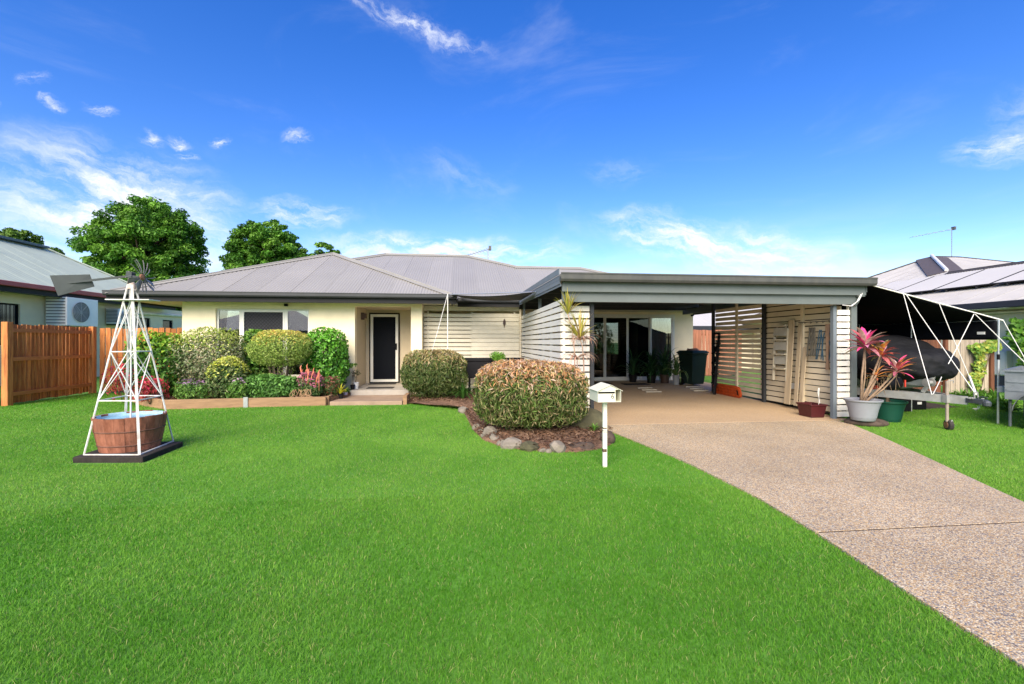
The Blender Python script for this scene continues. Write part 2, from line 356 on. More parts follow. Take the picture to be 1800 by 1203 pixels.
def aggregate(name, tanmix, scale=125):
    m = bpy.data.materials.new(name); m.use_nodes = True; N = m.node_tree.nodes; L = m.node_tree.links; b = N['Principled BSDF']
    t = N.new('ShaderNodeTexCoord'); v = N.new('ShaderNodeTexVoronoi'); v.inputs['Scale'].default_value = scale; v.inputs['Randomness'].default_value = 1.0; L.new(t.outputs['Object'], v.inputs[0])
    s = N.new('ShaderNodeSeparateColor'); L.new(v.outputs['Color'], s.inputs[0])
    r = N.new('ShaderNodeValToRGB'); L.new(s.outputs[0], r.inputs[0]); cr = r.color_ramp; cr.interpolation = 'CONSTANT'
    cols = [(0, (0.55, 0.36, 0.18)), (.16, (0.72, 0.57, 0.365)), (.34, (0.24, 0.22, 0.21)), (.44, (0.63, 0.43, 0.21)), (.60, (0.80, 0.69, 0.49)), (.74, (0.38, 0.33, 0.28)), (.86, (0.60, 0.44, 0.26)), (.95, (0.17, 0.16, 0.16))]
    cr.elements[0].position = 0; cr.elements[0].color = (*cols[0][1], 1); cr.elements[1].position = cols[1][0]; cr.elements[1].color = (*cols[1][1], 1)
    for p, c in cols[2:]:
        e = cr.elements.new(p); e.color = (*c, 1)
    big = N.new('ShaderNodeTexNoise'); big.inputs['Scale'].default_value = 0.9; big.inputs['Detail'].default_value = 6; L.new(t.outputs['Object'], big.inputs[0])
    mr = N.new('ShaderNodeMapRange'); mr.inputs[1].default_value = 0.3; mr.inputs[2].default_value = 0.7; mr.inputs[3].default_value = 0.82; mr.inputs[4].default_value = 1.12; L.new(big.outputs[0], mr.inputs[0])
    ed = N.new('ShaderNodeMapRange'); ed.inputs[1].default_value = 0.0; ed.inputs[2].default_value = 0.75; ed.inputs[3].default_value = 1.12; ed.inputs[4].default_value = 0.62; L.new(v.outputs['Distance'], ed.inputs[0])
    mm = N.new('ShaderNodeMath'); mm.operation = 'MULTIPLY'; L.new(mr.outputs[0], mm.inputs[0]); L.new(ed.outputs[0], mm.inputs[1])
    hv = N.new('ShaderNodeHueSaturation'); L.new(mm.outputs[0], hv.inputs['Value']); L.new(r.outputs[0], hv.inputs['Color'])
    mix = N.new('ShaderNodeMixRGB'); mix.inputs[0].default_value = tanmix; L.new(hv.outputs[0], mix.inputs[1]); mix.inputs[2].default_value = (0.50, 0.34, 0.20, 1)
    L.new(mix.outputs[0], b.inputs['Base Color']); b.inputs['Roughness'].default_value = 0.7
    bp = N.new('ShaderNodeBump'); bp.invert = True; bp.inputs['Strength'].default_value = 0.5; bp.inputs['Distance'].default_value = 0.006; L.new(v.outputs['Distance'], bp.inputs['Height']); L.new(bp.outputs[0], b.inputs['Normal'])
    return m
AGG = aggregate('exposed_aggregate', 0.0); AGGT = aggregate('sealed_aggregate', 0.55, 130)

# driveway: three cast panels with open joints
dl0 = G(1042, 745); dl1 = G(1085, 765); dl2 = G(1780, 1203)
le_ = sorted([(p.y, p.x) for p in (G(1085, 765), G(1205, 814), G(1335, 880), G(1430, 938), G(1578, 1034), G(1799, 1187))])
left_edge = lambda y: float(np.interp(y, [q[0] for q in le_], [q[1] for q in le_]))
rp = [G(1492, 746), G(1560, 775), G(1640, 812), G(1720, 850), G(1800, 887)]
rp.append(Vector((4.60, 2.4, 0))); rp.append(Vector((4.55, -6, 0)))
def right_edge(y):
    for a, b in zip(rp, rp[1:]):
        if b.y <= y <= a.y: return a.x + (b.x - a.x) * (y - a.y) / (b.y - a.y)
    return rp[0].x
JOINT = G(1500, 938).y
drv = tag(thing('driveway', (4.5, 3, 0), None, None), kind='structure')
FRONT = 7.35
y0s = [FRONT, 6.86, 5.82, 4.74, 3.96, 3.41, JOINT]
def strip(ya, yb, n=8):
    ys = [ya + (yb - ya) * i / n for i in range(n + 1)]
    return [(left_edge(y) if y < 6.7 else (dl1.x + (2.2 - dl1.x) * (y - 6.7) / 0.65), y) for y in ys], [(right_edge(min(y, rp[0].y)), y) for y in ys][::-1]
l, r = strip(FRONT - .006, JOINT + .009, 12); MB().prism(l + r, -0.08, 0.022).build('slab', AGG, drv, bevel=0.002)
l2, r2 = strip(JOINT - .009, -5, 10); MB().prism(l2 + r2, -0.08, 0.022).build('slab', AGG, drv, bevel=0.002)
cf = [(1.62, FRONT + .006), (6.86, FRONT + .006), (6.86, 10.9), (7.9, 12.6), (7.9, 14.85), (1.62, 14.85)]
MB().prism(cf, -0.08, [0.024, 0.024, .06, .08, .11, .11]).build('carport_slab', AGGT, drv)
DRIVE = l + r; DRIVE2 = l2 + r2
drvj = MB().prism([(left_edge(JOINT) + .03, JOINT - .03), (right_edge(JOINT) - .03, JOINT - .03), (right_edge(JOINT) - .03, JOINT + .03), (left_edge(JOINT) + .03, JOINT + .03)], -.08, 0.0195)
drvj.build('joint', M('joint_sand', (0.045, 0.026, 0.014), 0.95, bump=.3), drv)

# porch, two concrete levels
CONC = M('porch_concrete', (0.32, 0.225, 0.155), 0.8, .14, 3, bump=.15, bscale=150, dirt=.3, dirtcol=(0.17, .115, .08))
CONG = M('grey_concrete', (0.36, 0.33, 0.285), 0.8, .12, 3, bump=.15, bscale=150, dirt=.2, dirtcol=(0.22, .2, .17))
pr = tag(thing('porch', (-2.05, 11, 0), None, None), kind='structure')
PORCH = [(-2.88, 10.42), (-1.3, 10.36), (-1.3, 11.6), (-2.76, 11.6)]
MB().prism(PORCH, -.05, .085).build('lower_step', CONC, pr, bevel=.012)
MB().prism([(-2.76, 11.6), (-1.3, 11.6), (-1.3, 12.28), (-1.33, 12.32), (-1.33, 13.7), (-2.75, 13.7), (-2.75, 12.3)], -.05, .20).build('upper_step', CONG, pr, bevel=.012)

# mulch bed around the bamboo hedges
MULCH = M('bark_mulch', (0.13, 0.065, 0.035), 0.95, .6, 22, bump=1.0, bscale=55, col2=(0.26, 0.15, 0.09))
bedpx = [(716, 711), (760, 711), (795, 712), (812, 720), (820, 735), (832, 757), (850, 775), (880, 786), (925, 793), (970, 796), (1015, 796), (1052, 791), (1074, 783), (1077, 770)]
BED = [tuple(G(a, b).xy) for a, b in bedpx] + [(2.30, 6.75), (2.19, 7.36), (1.9, 8.2), (1.68, 12.7), (-1.0, 12.3), (-1.25, 11.6)]
def bedsheet():
    rng = np.random.default_rng(5); b = MB()
    n = 60; cx, cy = 0.7, 8.6; rings = []
    pts = []
    for i in range(len(BED)):
        p, q = BED[i], BED[(i + 1) % len(BED)]
        for k in range(4): pts.append((p[0] + (q[0] - p[0]) * k / 4, p[1] + (q[1] - p[1]) * k / 4))
    for s, h in ((1.0, 0.005), (.97, .03), (.9, .05), (.75, .07), (.5, .08), (.25, .09), (.01, .09)):
        rings.append([(cx + (p[0] - cx) * s, cy + (p[1] - cy) * s, h + (rng.uniform(-.02, .02) if s < 1 and s > .02 else 0)) for p in pts])
    b.loft(rings, closed=True, cap=False); return b
tag(bedsheet().build('garden_bed', MULCH, fix=True), kind='structure')
PLANTER = [(-6.13, 10.2), (-2.93, 10.42), (-2.70, 11.3), (-2.72, 12.29), (-6.97, 12.29), (-8.0, 12.6), (-7.6, 11.6), (-6.9, 10.8)]
MB().prism(PLANTER[0:], -.05, .14).build('planter_soil', MULCH)
tag(bpy.data.objects['planter_soil'], kind='structure')
# bark chips on the bed: real flakes
rng = np.random.default_rng(11)
def chips(poly, n, z, seed, cols):
    rg = np.random.default_rng(seed); P = np.array(poly); x = rg.uniform(P[:, 0].min(), P[:, 0].max(), n); y = rg.uniform(P[:, 1].min(), P[:, 1].max(), n)
    ok = inside(poly, x, y); x, y = x[ok], y[ok]; p = np.stack([x, y, np.full(len(x), z) + rg.uniform(-.01, .03, len(x))], 1)
    c = palette(rg, len(x), cols); nr = np.tile([0, 0, 1.], (len(x), 1))
    return leafmesh('chips', rg, p, nr, 0.07, 0.022, c, jitter=.35)
me = chips(BED, 9000, 0.07, 3, [(0.22, .12, .07), (.12, .06, .035), (.30, .2, .13), (.09, .05, .03)]); me.materials.append(LEAF); tag(link('bark_chips', me), 'loose brown bark chips and dry leaves covering the hedge bed', 'bark chips', kind='stuff')
me = chips(PLANTER, 9000, 0.15, 4, [(0.22, .12, .07), (.12, .06, .035), (.34, .24, .14), (.09, .05, .03)]); me.materials.append(LEAF); tag(link('leaf_litter', me), 'brown leaf litter on the soil inside the timber edging', 'leaf litter', kind='stuff')

tag(MB().prism([(7.05, 8.1), (8.4, 8.2), (10.6, 8.6), (10.8, 10.4), (7.05, 10.4)], -.05, .012).build('boat_shade_patch', M('boat_shade', (.055, .04, .028), .95, .4, 9, bump=.6, bscale=40)), kind='structure')  # dark ground sheet painting in the shadow below boat and trailer
# lawn: real blades, shorter and wider ones farther off
def lawn():
    rg = np.random.default_rng(2); Vs = []; Fs = []; Cs = []; base = 0
    ex = [DRIVE, DRIVE2, [(left_edge(JOINT), JOINT - .05), (right_edge(JOINT), JOINT - .05), (right_edge(JOINT), JOINT + .05), (left_edge(JOINT), JOINT + .05)], [(7.1, 8.15), (8.4, 8.22), (10.55, 8.65), (10.75, 10.3), (7.1, 10.3)], [(1.55, 7.3), (7.15, 7.3), (7.95, 14.9), (1.55, 14.9)], [(p[0], p[1]) for p in BED], PLANTER, [(-2.95, 10.3), (-1.2, 10.25), (-1.2, 13), (-2.95, 13)], [(-4.42, 5.70), (-3.60, 5.66), (-3.66, 6.62), (-4.5, 6.66)],
          [(-7, 12.3), (8, 12.3), (8, 24), (-7, 24)]]
    L1 = lump(rg, 9, .8); L2 = lump(rg, 9, 2.6); L3 = lump(rg, 12, 7.0)
    def band(y0, y1, dens, w, hmin, hmax, segs):
        nonlocal base
        x0 = -1.5 * y1 - 1.0; x1 = 1.9 * y1 + 1.5
        x0 = max(x0, -17); x1 = min(x1, 17)
        n = int((x1 - x0) * (y1 - y0) * dens); X = rg.uniform(x0, x1, n); Y = rg.uniform(y0, y1, n)
        d = X * _s + Y * _c; u = (X * _c - Y * _s) / np.maximum(d, .01); ok = (np.abs(u) < 1.6) & (d > 1.0)
        for p in ex: ok &= ~inside(p, X, Y)
        ok &= ~((X < -10.0) & (Y > 11)) & ~((Y > 12.6) & (X < -6.9) & (X > -10.3) & (Y > 13.6)) & ~((X > 7.1) & (Y > 9.6))
        X, Y = X[ok], Y[ok]; n = len(X)
        h = rg.uniform(hmin, hmax, n); a = rg.uniform(0, 6.28, n); ln = rg.normal(0, .8, n) * h
        dx, dy = np.cos(a), np.sin(a); px, py = -dy * w / 2 * rg.uniform(.7, 1.3, n), dx * w / 2
        la = rg.uniform(0, 6.28, n); lx, ly = np.cos(la) * ln, np.sin(la) * ln
        p2 = np.stack([X, Y, np.zeros(n)], 1); f = L1(p2) * 1.0 + L2(p2) * .8
        tone = np.clip(.5 + .75 * f + .35 * L3(p2) + rg.normal(0, .26, n), 0, 1.25)[:, None]
        col = np.array([.09, .295, .015]) * (1 - tone) + np.array([.225, .445, .052]) * tone
        dry = rg.random(n) < .05 + .06 * np.clip(L2(p2 + 9), 0, 1); col[dry] = np.array([.42, .46, .16]) * rg.uniform(.7, 1.1, (dry.sum(), 1))
        if segs == 2:
            V = np.stack([np.stack([X - px, Y - py, np.zeros(n)], 1), np.stack([X + px, Y + py, np.zeros(n)], 1),
                          np.stack([X + lx * .4 - px * .8, Y + ly * .4 - py * .8, h * .62], 1), np.stack([X + lx * .4 + px * .8, Y + ly * .4 + py * .8, h * .62], 1),
                          np.stack([X + lx, Y + ly, h * .95], 1)], 1).reshape(-1, 3)
            i = base + np.arange(n) * 5; F = np.stack([np.stack([i, i + 1, i + 3], 1), np.stack([i, i + 3, i + 2], 1), np.stack([i + 2, i + 3, i + 4], 1)], 1).reshape(-1, 3); k = 5
        else:
            V = np.stack([np.stack([X - px, Y - py, np.zeros(n)], 1), np.stack([X + px, Y + py, np.zeros(n)], 1), np.stack([X + lx, Y + ly, h], 1)], 1).reshape(-1, 3)
            i = base + np.arange(n) * 3; F = np.stack([i, i + 1, i + 2], 1); k = 3
        base += n * k; Vs.append(V); Fs.append(F); Cs.append(np.repeat(col, k, 0))
    band(1.0, 2.6, 21000, .0026, .012, .030, 2)
    band(2.6, 4.2, 13000, .0034, .012, .030, 2)
    band(4.2, 6.5, 7500, .0050, .012, .030, 1)
    band(6.5, 9.5, 4200, .0072, .012, .030, 1)
    band(9.5, 13.7, 2300, .010, .012, .032, 1)
    me = trimesh('lawn_grass', np.concatenate(Vs), np.concatenate(Fs), np.concatenate(Cs))
    me.materials.append(leafmat('grass_blade', .42, .6)); o = link('lawn_grass', me)
    tag(o, 'short bright green lawn grass in front of the house', 'grass', kind='stuff'); return len(me.polygons)
NG = lawn(); print('lawn tris', NG)
# ------------------------------------------------------------------ our house
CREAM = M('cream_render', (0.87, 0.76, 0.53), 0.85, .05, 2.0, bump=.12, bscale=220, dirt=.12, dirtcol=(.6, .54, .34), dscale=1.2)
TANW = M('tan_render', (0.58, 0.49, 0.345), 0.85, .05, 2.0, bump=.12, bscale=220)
ROOFM = M('grey_roof_steel', (0.295, 0.282, 0.255), 0.42, .05, .8, spec=.5, rnd=.05, dirt=.22, dirtcol=(.24, .22, .205), dscale=1.6)
CAPM = M('grey_ridge_steel', (0.275, 0.265, 0.24), 0.42, .05, 1.5, spec=.5)
GUT = M('charcoal_gutter', (0.05, 0.053, 0.057), 0.5, .1, 1.5, dirt=.25, dirtcol=(.03, .03, .03), spec=.25)
FASC = M('charcoal_fascia', (0.022, 0.022, 0.023), 0.6, .1, 2, spec=.15)
SOFF = M('cream_soffit', (0.66, 0.63, 0.48), 0.8, .04, 2)
WHITE = M('white_frame', (0.74, 0.73, 0.66), 0.45, .04, 5)
BLACK = M('black_frame', (0.006, 0.006, 0.007), 0.6, .2, 5, spec=.15)
DMESH = M('dark_screen_mesh', (0.016, 0.018, 0.022), 0.55, .15, 300)
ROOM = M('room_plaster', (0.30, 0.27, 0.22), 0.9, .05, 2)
GLASS = glassmat('window_glass', (.62, .66, .66), 1.0, 2.3)
DGLASS = glassmat('door_glass', (.40, .43, .45), .85, 1.5)

def roof_sheets(root, A, B, rise, top, mat, bot=lambda u: 0.0, pitch=0.076, width=0.762, name='roof_sheet', amp=.009, sps=4):
    """corrugated sheets laid from the eave line A-B up to top(u), one object for each sheet"""
    A = Vector(A); B = Vector(B); L = (B - A).length; e = (B - A).normalized(); up = Vector((0, 0, 1)).cross(e).normalized()
    n = max(1, round(L / width)); w = L / n; off = rootloc(root)
    for k in range(n):
        cols = []; m = int(round(w / pitch)) * sps
        for i in range(m + 1):
            u = k * w + w * i / m; t = top(u); b = bot(u)
            if t - b < 0.004: continue
            dz = amp * math.sin(2 * math.pi * (u / pitch)) + (0.004 if i >= m - 1 else 0)
            cols.append([A + e * u + up * v + Vector((0, 0, rise * v + dz)) for v in (b, t)])
        if len(cols) < 2: continue
        mb = MB(); mb.loft(cols, closed=False, cap=False); mb.build(name, mat, root, smooth=True)
def cap(root, p0, p1, na, nb, mat, w=.16, lift=.022, name='ridge_cap'):
    """folded capping along p0-p1; na, nb are the downhill directions either side"""
    p0 = Vector(p0); p1 = Vector(p1); mb = MB(); ax = (p1 - p0).normalized()
    def side(p, n): return [p + Vector((0, 0, lift + .02)), p + Vector(n) * w + Vector((0, 0, lift))]
    for n in (na, nb):
        a = side(p0 - ax * .03, n); b = side(p1 + ax * .03, n)
        mb.plate([a[0], b[0], b[1], a[1]], .004)
    # rolled top
    mb.tube([p0 + Vector((0, 0, lift + .025)), p1 + Vector((0, 0, lift + .025))], .022, 8)
    mb.build(name, mat, root)
HOUSE = thing('house', (-4, 12.3, 0), 'cream rendered single-storey house with grey corrugated hip roof and entry porch', 'house')
# --- wing
WX0, WX1, WY, WZ = -8.2, -0.22, 11.7, 2.58; RS = .435; HALF = (WX1 - WX0) / 2; AX = (WX0 + WX1) / 2; APZ = WZ + RS * HALF
MY, MS = 12.5, .39
roof_sheets(HOUSE, (WX0, WY, WZ), (WX1, WY, WZ), RS, lambda u: min(u, 2 * HALF - u), ROOFM)
roof_sheets(HOUSE, (WX1, WY, WZ), (WX1, 18.6, WZ), RS, lambda u: min(u, HALF), ROOFM)
roof_sheets(HOUSE, (WX0, 24, WZ), (WX0, WY, WZ), RS, lambda u: min(12.3 - u, HALF, u), ROOFM)
ap = Vector((AX, WY + HALF, APZ)); q = .707
dn = lambda x, y, s: Vector((x, y, -s)).normalized()
cap(HOUSE, (WX0, WY, WZ), ap, dn(-1, 0, RS), dn(0, -1, RS), CAPM, name='hip_cap')
cap(HOUSE, (WX1, WY, WZ), ap, dn(1, 0, RS), dn(0, -1, RS), CAPM, name='hip_cap')
cap(HOUSE, ap, (AX, 17.4, APZ), dn(1, 0, RS), dn(-1, 0, RS), CAPM)
# --- main roof, front slope over the courtyard and, stepped, over the rooms behind the carport
def maintop(u):
    x = -6.5 + u
    y1 = 18.2 - max(0, x - 0.22); y2 = 16.4 - max(0, x - 4.37)
    y3 = 18.2 + min(0, x + 8.6 - 5.7)
    return max(min(y1, y3), y2 if x > -1 else 0) - MY
roof_sheets(HOUSE, (-6.5, MY, WZ), (8.27, MY, WZ), MS, maintop, ROOFM, bot=lambda u: 0.0 if u - 6.5 < 1.66 else .35)
RZ = WZ + MS * 5.7; R2Z = WZ + MS * 3.9
roof_sheets(HOUSE, (5.92, 23.9, WZ), (-8.6, 23.9, WZ), MS, lambda u: max(0, min(u, 5.7, 14.52 - u)), ROOFM)
roof_sheets(HOUSE, (5.92, MY, WZ - .01), (5.92, 23.9, WZ - .01), MS, lambda u: min(u, 5.7, 11.4 - u), ROOFM, bot=lambda u: 0 if u > 2.5 else .8)
roof_sheets(HOUSE, (8.27, MY, WZ), (8.27, 20.3, WZ), MS, lambda u: min(u, 3.9, 7.8 - u), ROOFM)
cap(HOUSE, (-2.9, 18.2, RZ), (0.22, 18.2, RZ), dn(0, 1, MS), dn(0, -1, MS), CAPM)
cap(HOUSE, (0.22, 18.2, RZ), (2.02, 16.4, R2Z), dn(0, -1, MS), dn(1, 0, MS), CAPM, name='hip_cap')
cap(HOUSE, (1.95, 16.4, R2Z), (4.37, 16.4, R2Z), dn(0, 1, MS), dn(0, -1, MS), CAPM)
cap(HOUSE, (4.37, 16.4, R2Z), (8.27, 12.5, WZ), dn(0, -1, MS), dn(1, 0, MS), CAPM, name='hip_cap')
cap(HOUSE, (-6.5, 14.6, RZ - .39 * 3.6), (-2.9, 18.2, RZ), dn(0, -1, MS), dn(-1, 0, MS), CAPM, name='hip_cap')
# --- gutters: quad profile with a lip, on a deep fascia
def gutter(root, p0, p1, out, top, mat=GUT, fm=FASC, h=.115, fh=.11, w=.115):
    p0 = Vector(p0); p1 = Vector(p1); o = Vector(out)
    prof = [(0, -.005), (0, -h), (w * .75, -h), (w * .98, -h * .72), (w * .98, -.018), (w * 1.06, -.014), (w * 1.06, 0), (w * .90, 0), (w * .9, -.03), (.012, -.03)]
    mb = MB(); mb.loft([[p + o * a + Vector((0, 0, top + b)) for a, b in prof] for p in (p0, p1)])
    g = mb.build('gutter', mat, root, fix=True)
    MB().bar(p0 - o * .012 + Vector((0, 0, top - h / 2 - fh / 2 - .012)), p1 - o * .012 + Vector((0, 0, top - h / 2 - fh / 2 - .012)), .022, h + fh).build('fascia', fm, g)
gutter(HOUSE, (WX0 - .10, WY, 0), (WX1 + .10, WY, 0), (0, -1, 0), WZ + .03)
gutter(HOUSE, (WX1, WY + .02, 0), (WX1, MY - .02, 0), (1, 0, 0), WZ + .03)
gutter(HOUSE, (WX0, WY + .02, 0), (WX0, 23.9, 0), (-1, 0, 0), WZ + .03)
gutter(HOUSE, (WX1 + .13, MY, 0), (1.62, MY, 0), (0, -1, 0), WZ + .02)
gutter(HOUSE, (8.27, MY + 1.76, 0), (8.27, 20.3, 0), (1, 0, 0), WZ + .02)
sf = MB(); sf.prism([(WX0 + .012, WY + .012), (WX1 - .012, WY + .012), (WX1 - .012, MY + .012), (1.6, MY + .012), (1.6, 14.25), (8.25, 14.25), (8.25, 20.2), (8.25, 23.8), (WX0 + .012, 23.8)], 2.42, 2.44)
sf.build('soffit', SOFF, HOUSE)
# --- walls
WALLT = 2.415; w = MB(); Y0, Y1 = 12.3, 12.52
wx = (-6.18, -3.91); wz = (.51, 2.25)
w.box(-6.97, wx[0], Y0, Y1, 0, WALLT); w.box(wx[0], wx[1], Y0, Y1, 0, wz[0]); w.box(wx[0], wx[1], Y0, Y1, wz[1], WALLT); w.box(wx[1], -2.76, Y0, Y1, 0, WALLT)
w.box(-1.32, -1.03, Y0, Y1, 0, WALLT); w.box(-2.76, -1.32, Y0, Y1, 2.335, WALLT)
w.box(-6.97, -6.75, Y1, 23.4, 0, WALLT); w.box(-1.25, -1.03, Y1, 14.8, 0, WALLT)
w.build('front_wall', CREAM, HOUSE)
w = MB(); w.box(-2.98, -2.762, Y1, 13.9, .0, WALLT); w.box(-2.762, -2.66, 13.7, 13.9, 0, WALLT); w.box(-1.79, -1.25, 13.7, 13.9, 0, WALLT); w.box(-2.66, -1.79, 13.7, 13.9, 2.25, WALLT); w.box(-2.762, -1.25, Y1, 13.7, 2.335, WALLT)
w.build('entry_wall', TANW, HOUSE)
w = MB(); DX0, DX1, DZ0, DZ1 = 3.93, 7.22, .11, 2.33
w.box(-1.03, DX0, 14.8, 15.0, 0, WALLT); w.box(DX1, 7.9, 14.8, 15.0, 0, WALLT); w.box(DX0, DX1, 14.8, 15.0, DZ1, WALLT); w.box(DX0, DX1, 14.8, 15.0, 0, DZ0)
w.box(7.7, 7.9, 15.0, 20.2, 0, WALLT)
w.build('carport_wall', CREAM, HOUSE)
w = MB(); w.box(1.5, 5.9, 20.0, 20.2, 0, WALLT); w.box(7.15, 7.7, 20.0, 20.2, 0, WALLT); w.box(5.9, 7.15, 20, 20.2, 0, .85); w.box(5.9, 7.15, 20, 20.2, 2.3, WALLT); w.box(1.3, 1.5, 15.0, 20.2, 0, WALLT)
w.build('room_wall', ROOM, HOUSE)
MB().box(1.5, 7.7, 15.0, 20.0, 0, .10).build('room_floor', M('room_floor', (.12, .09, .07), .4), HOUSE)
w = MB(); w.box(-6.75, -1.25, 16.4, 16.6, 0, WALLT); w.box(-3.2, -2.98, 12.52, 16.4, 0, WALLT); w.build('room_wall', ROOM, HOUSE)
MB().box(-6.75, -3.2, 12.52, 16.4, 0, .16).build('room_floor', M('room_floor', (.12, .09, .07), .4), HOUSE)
# rear window with a lattice grille, seen through the sliding doors
rw = MB()
for k in range(-14, 26):
    a = 5.9 + k * .1
    for sg in (1, -1):
        pts = []
        for t in np.linspace(0, 1.45, 30):
            x = a + sg * t if sg == 1 else a + 1.45 - t
            if 5.9 < x < 7.15: pts.append((x, .85 + t))
        if len(pts) > 1: rw.bar((pts[0][0], 20.1 + sg * .006, pts[0][1]), (pts[-1][0], 20.1 + sg * .006, pts[-1][1]), .008, .008)
rw.build('window_grille', BLACK, HOUSE)

# --- bedroom window: two louvred-blind panes and a diamond security screen between
wo = MB(); fy = 12.36
def frame(mb, x0, x1, z0, z1, y, t=.05, d=.06):
    mb.box(x0, x0 + t, y, y + d, z0, z1); mb.box(x1 - t, x1, y, y + d, z0, z1); mb.box(x0 + t, x1 - t, y, y + d, z1 - t, z1); mb.box(x0 + t, x1 - t, y, y + d, z0, z0 + t)
frame(wo, wx[0], wx[1], wz[0], wz[1], fy, .045)
m1, m2 = -5.60, -4.50
wo.box(m1 - .04, m1 + .04, fy, fy + .06, wz[0] + .045, wz[1] - .045); wo.box(m2 - .04, m2 + .04, fy, fy + .06, wz[0] + .045, wz[1] - .045)
WIN = wo.build('window', WHITE, HOUSE)
MB().box(wx[0] - .03, wx[1] + .03, 12.24, 12.36, wz[0] - .05, wz[0] - .002).build('sill', CREAM, WIN, bevel=.01)
for a, b in ((wx[0] + .045, m1 - .04), (m2 + .04, wx[1] - .045)):
    MB().box(a, b, fy + .02, fy + .026, wz[0] + .045, wz[1] - .045).build('pane', GLASS, WIN)
    bl = MB(); z = wz[0] + .06
    while z < wz[1] - .05: bl.obox(((a + b) / 2, fy + .10, z), (b - a, .034, .002), Matrix.Rotation(math.radians(35), 3, 'X')); z += .030
    bl.build('blind', M('blind_slat', (.24, .245, .24), .5, .03), WIN)
fr = MB(); frame(fr, m1 + .04, m2 - .04, wz[0] + .045, wz[1] - .045, fy - .012, .035, .05); SCR = fr.build('security_screen', WHITE, WIN)
gx0, gx1, gz0, gz1 = m1 + .075, m2 - .075, wz[0] + .08, wz[1] - .08; gr = MB()
k = gx0 - (gz1 - gz0)
while k < gx1:
    x0 = max(k, gx0); z0 = gz0 + (x0 - k); x1 = min(k + gz1 - gz0, gx1); z1 = gz0 + (x1 - k)
    if x1 - x0 > .01:
        gr.bar((x0, fy + .008, z0), (x1, fy + .008, z1), .006, .011, up=(0, 1, 0)); gr.bar((x0, fy + .016, gz1 - (z0 - gz0)), (x1, fy + .016, gz1 - (z1 - gz0)), .006, .011, up=(0, 1, 0))
    k += .088
gr.build('diamond_grille', M('grille_grey', (.012, .013, .016), .5, spec=.15), SCR)
MB().box(gx0, gx1, fy + .030, fy + .033, gz0, gz1).build('fly_mesh', M('fly_mesh', (.06, .062, .07), .7, .08, 200, spec=.1), SCR)
# --- entry door behind a security screen
d = MB(); frame(d, -2.66, -1.79, .205, 2.25, 13.66, .035, .08); DOOR = d.build('door', BLACK, HOUSE)
d = MB(); frame(d, -2.62, -1.83, .235, 2.21, 13.63, .075, .05); d.build('screen_door', WHITE, DOOR)
MB().box(-2.545, -1.905, 13.655, 13.665, .31, 2.135).build('mesh_panel', M('entry_mesh', (.003, .0045, .008), .6, .1, 200, spec=.1), DOOR)
h = MB(); h.box(-1.905, -1.865, 13.60, 13.63, 1.17, 1.36); h.bar((-1.885, 13.585, 1.27), (-1.99, 13.585, 1.27), .018, .022); h.box(-1.895, -1.875, 13.585, 13.61, 1.26, 1.28)
h.build('handle', BLACK, DOOR)
# --- sliding doors under the carport
sl = MB(); frame(sl, DX0, DX1, DZ0 + .0, DZ1, 14.76, .06, .10); SLD = sl.build('sliding_door', WHITE, HOUSE)
pw = (DX1 - DX0 - .12) / 4
for k in range(4):
    a = DX0 + .06 + k * pw; yy = 14.775 if k % 2 else 14.81
    f2 = MB(); frame(f2, a - .015, a + pw + .015, DZ0 + .06, DZ1 - .06, yy, .062 if k else .05, .03); pn = f2.build('door_panel', WHITE, SLD)
    MB().box(a + .045, a + pw - .045, yy + .012, yy + .018, DZ0 + .12, DZ1 - .12).build('pane', DGLASS if k < 3 else GLASS, pn)
MB().box(4.70, 4.725, 14.745, 14.775, 1.02, 1.22).build('pull_handle', BLACK, SLD)
cu = MB(); cu.grid(lambda s, t: (DX0 + 3.02 * pw + .1 + s * (pw * .97), 14.97 + .035 * math.sin(s * 44) + .02 * math.sin(s * 17 + 1), DZ0 + .03 + t * 2.12), 90, 3); cu.build('curtain', M('sheer_curtain', (.80, .80, .78), .8, .04), SLD, smooth=True)
cu = MB(); cu.grid(lambda s, t: (DX0 + 2.55 * pw + .06 + s * (pw * .45), 15.0 + .03 * math.sin(s * 30), DZ0 + .03 + t * 2.12), 50, 3); cu.build('curtain', M('dark_curtain', (.10, .11, .13), .9, .04), SLD, smooth=True)
# --- small fittings of the house
s_ = MB(); s_.box(-4.50, -4.43, 12.22, 12.30, 2.32, 2.385); s_.build('sensor_light', BLACK, HOUSE)
s_ = MB(); s_.box(7.82, 7.88, 14.70, 14.8, 2.28, 2.34); s_.build('sensor_light', BLACK, HOUSE)
lp = MB(); p = PX(635, 555, -2.762); lp.box(-2.762, -2.68, p.y - .05, p.y + .05, 2.02, 2.22); lp.box(-2.70, -2.62, p.y - .07, p.y + .07, 2.06, 2.19)
lp.build('wall_lamp', M('bronze_lamp', (.10, .055, .04), .5), HOUSE, bevel=.006)

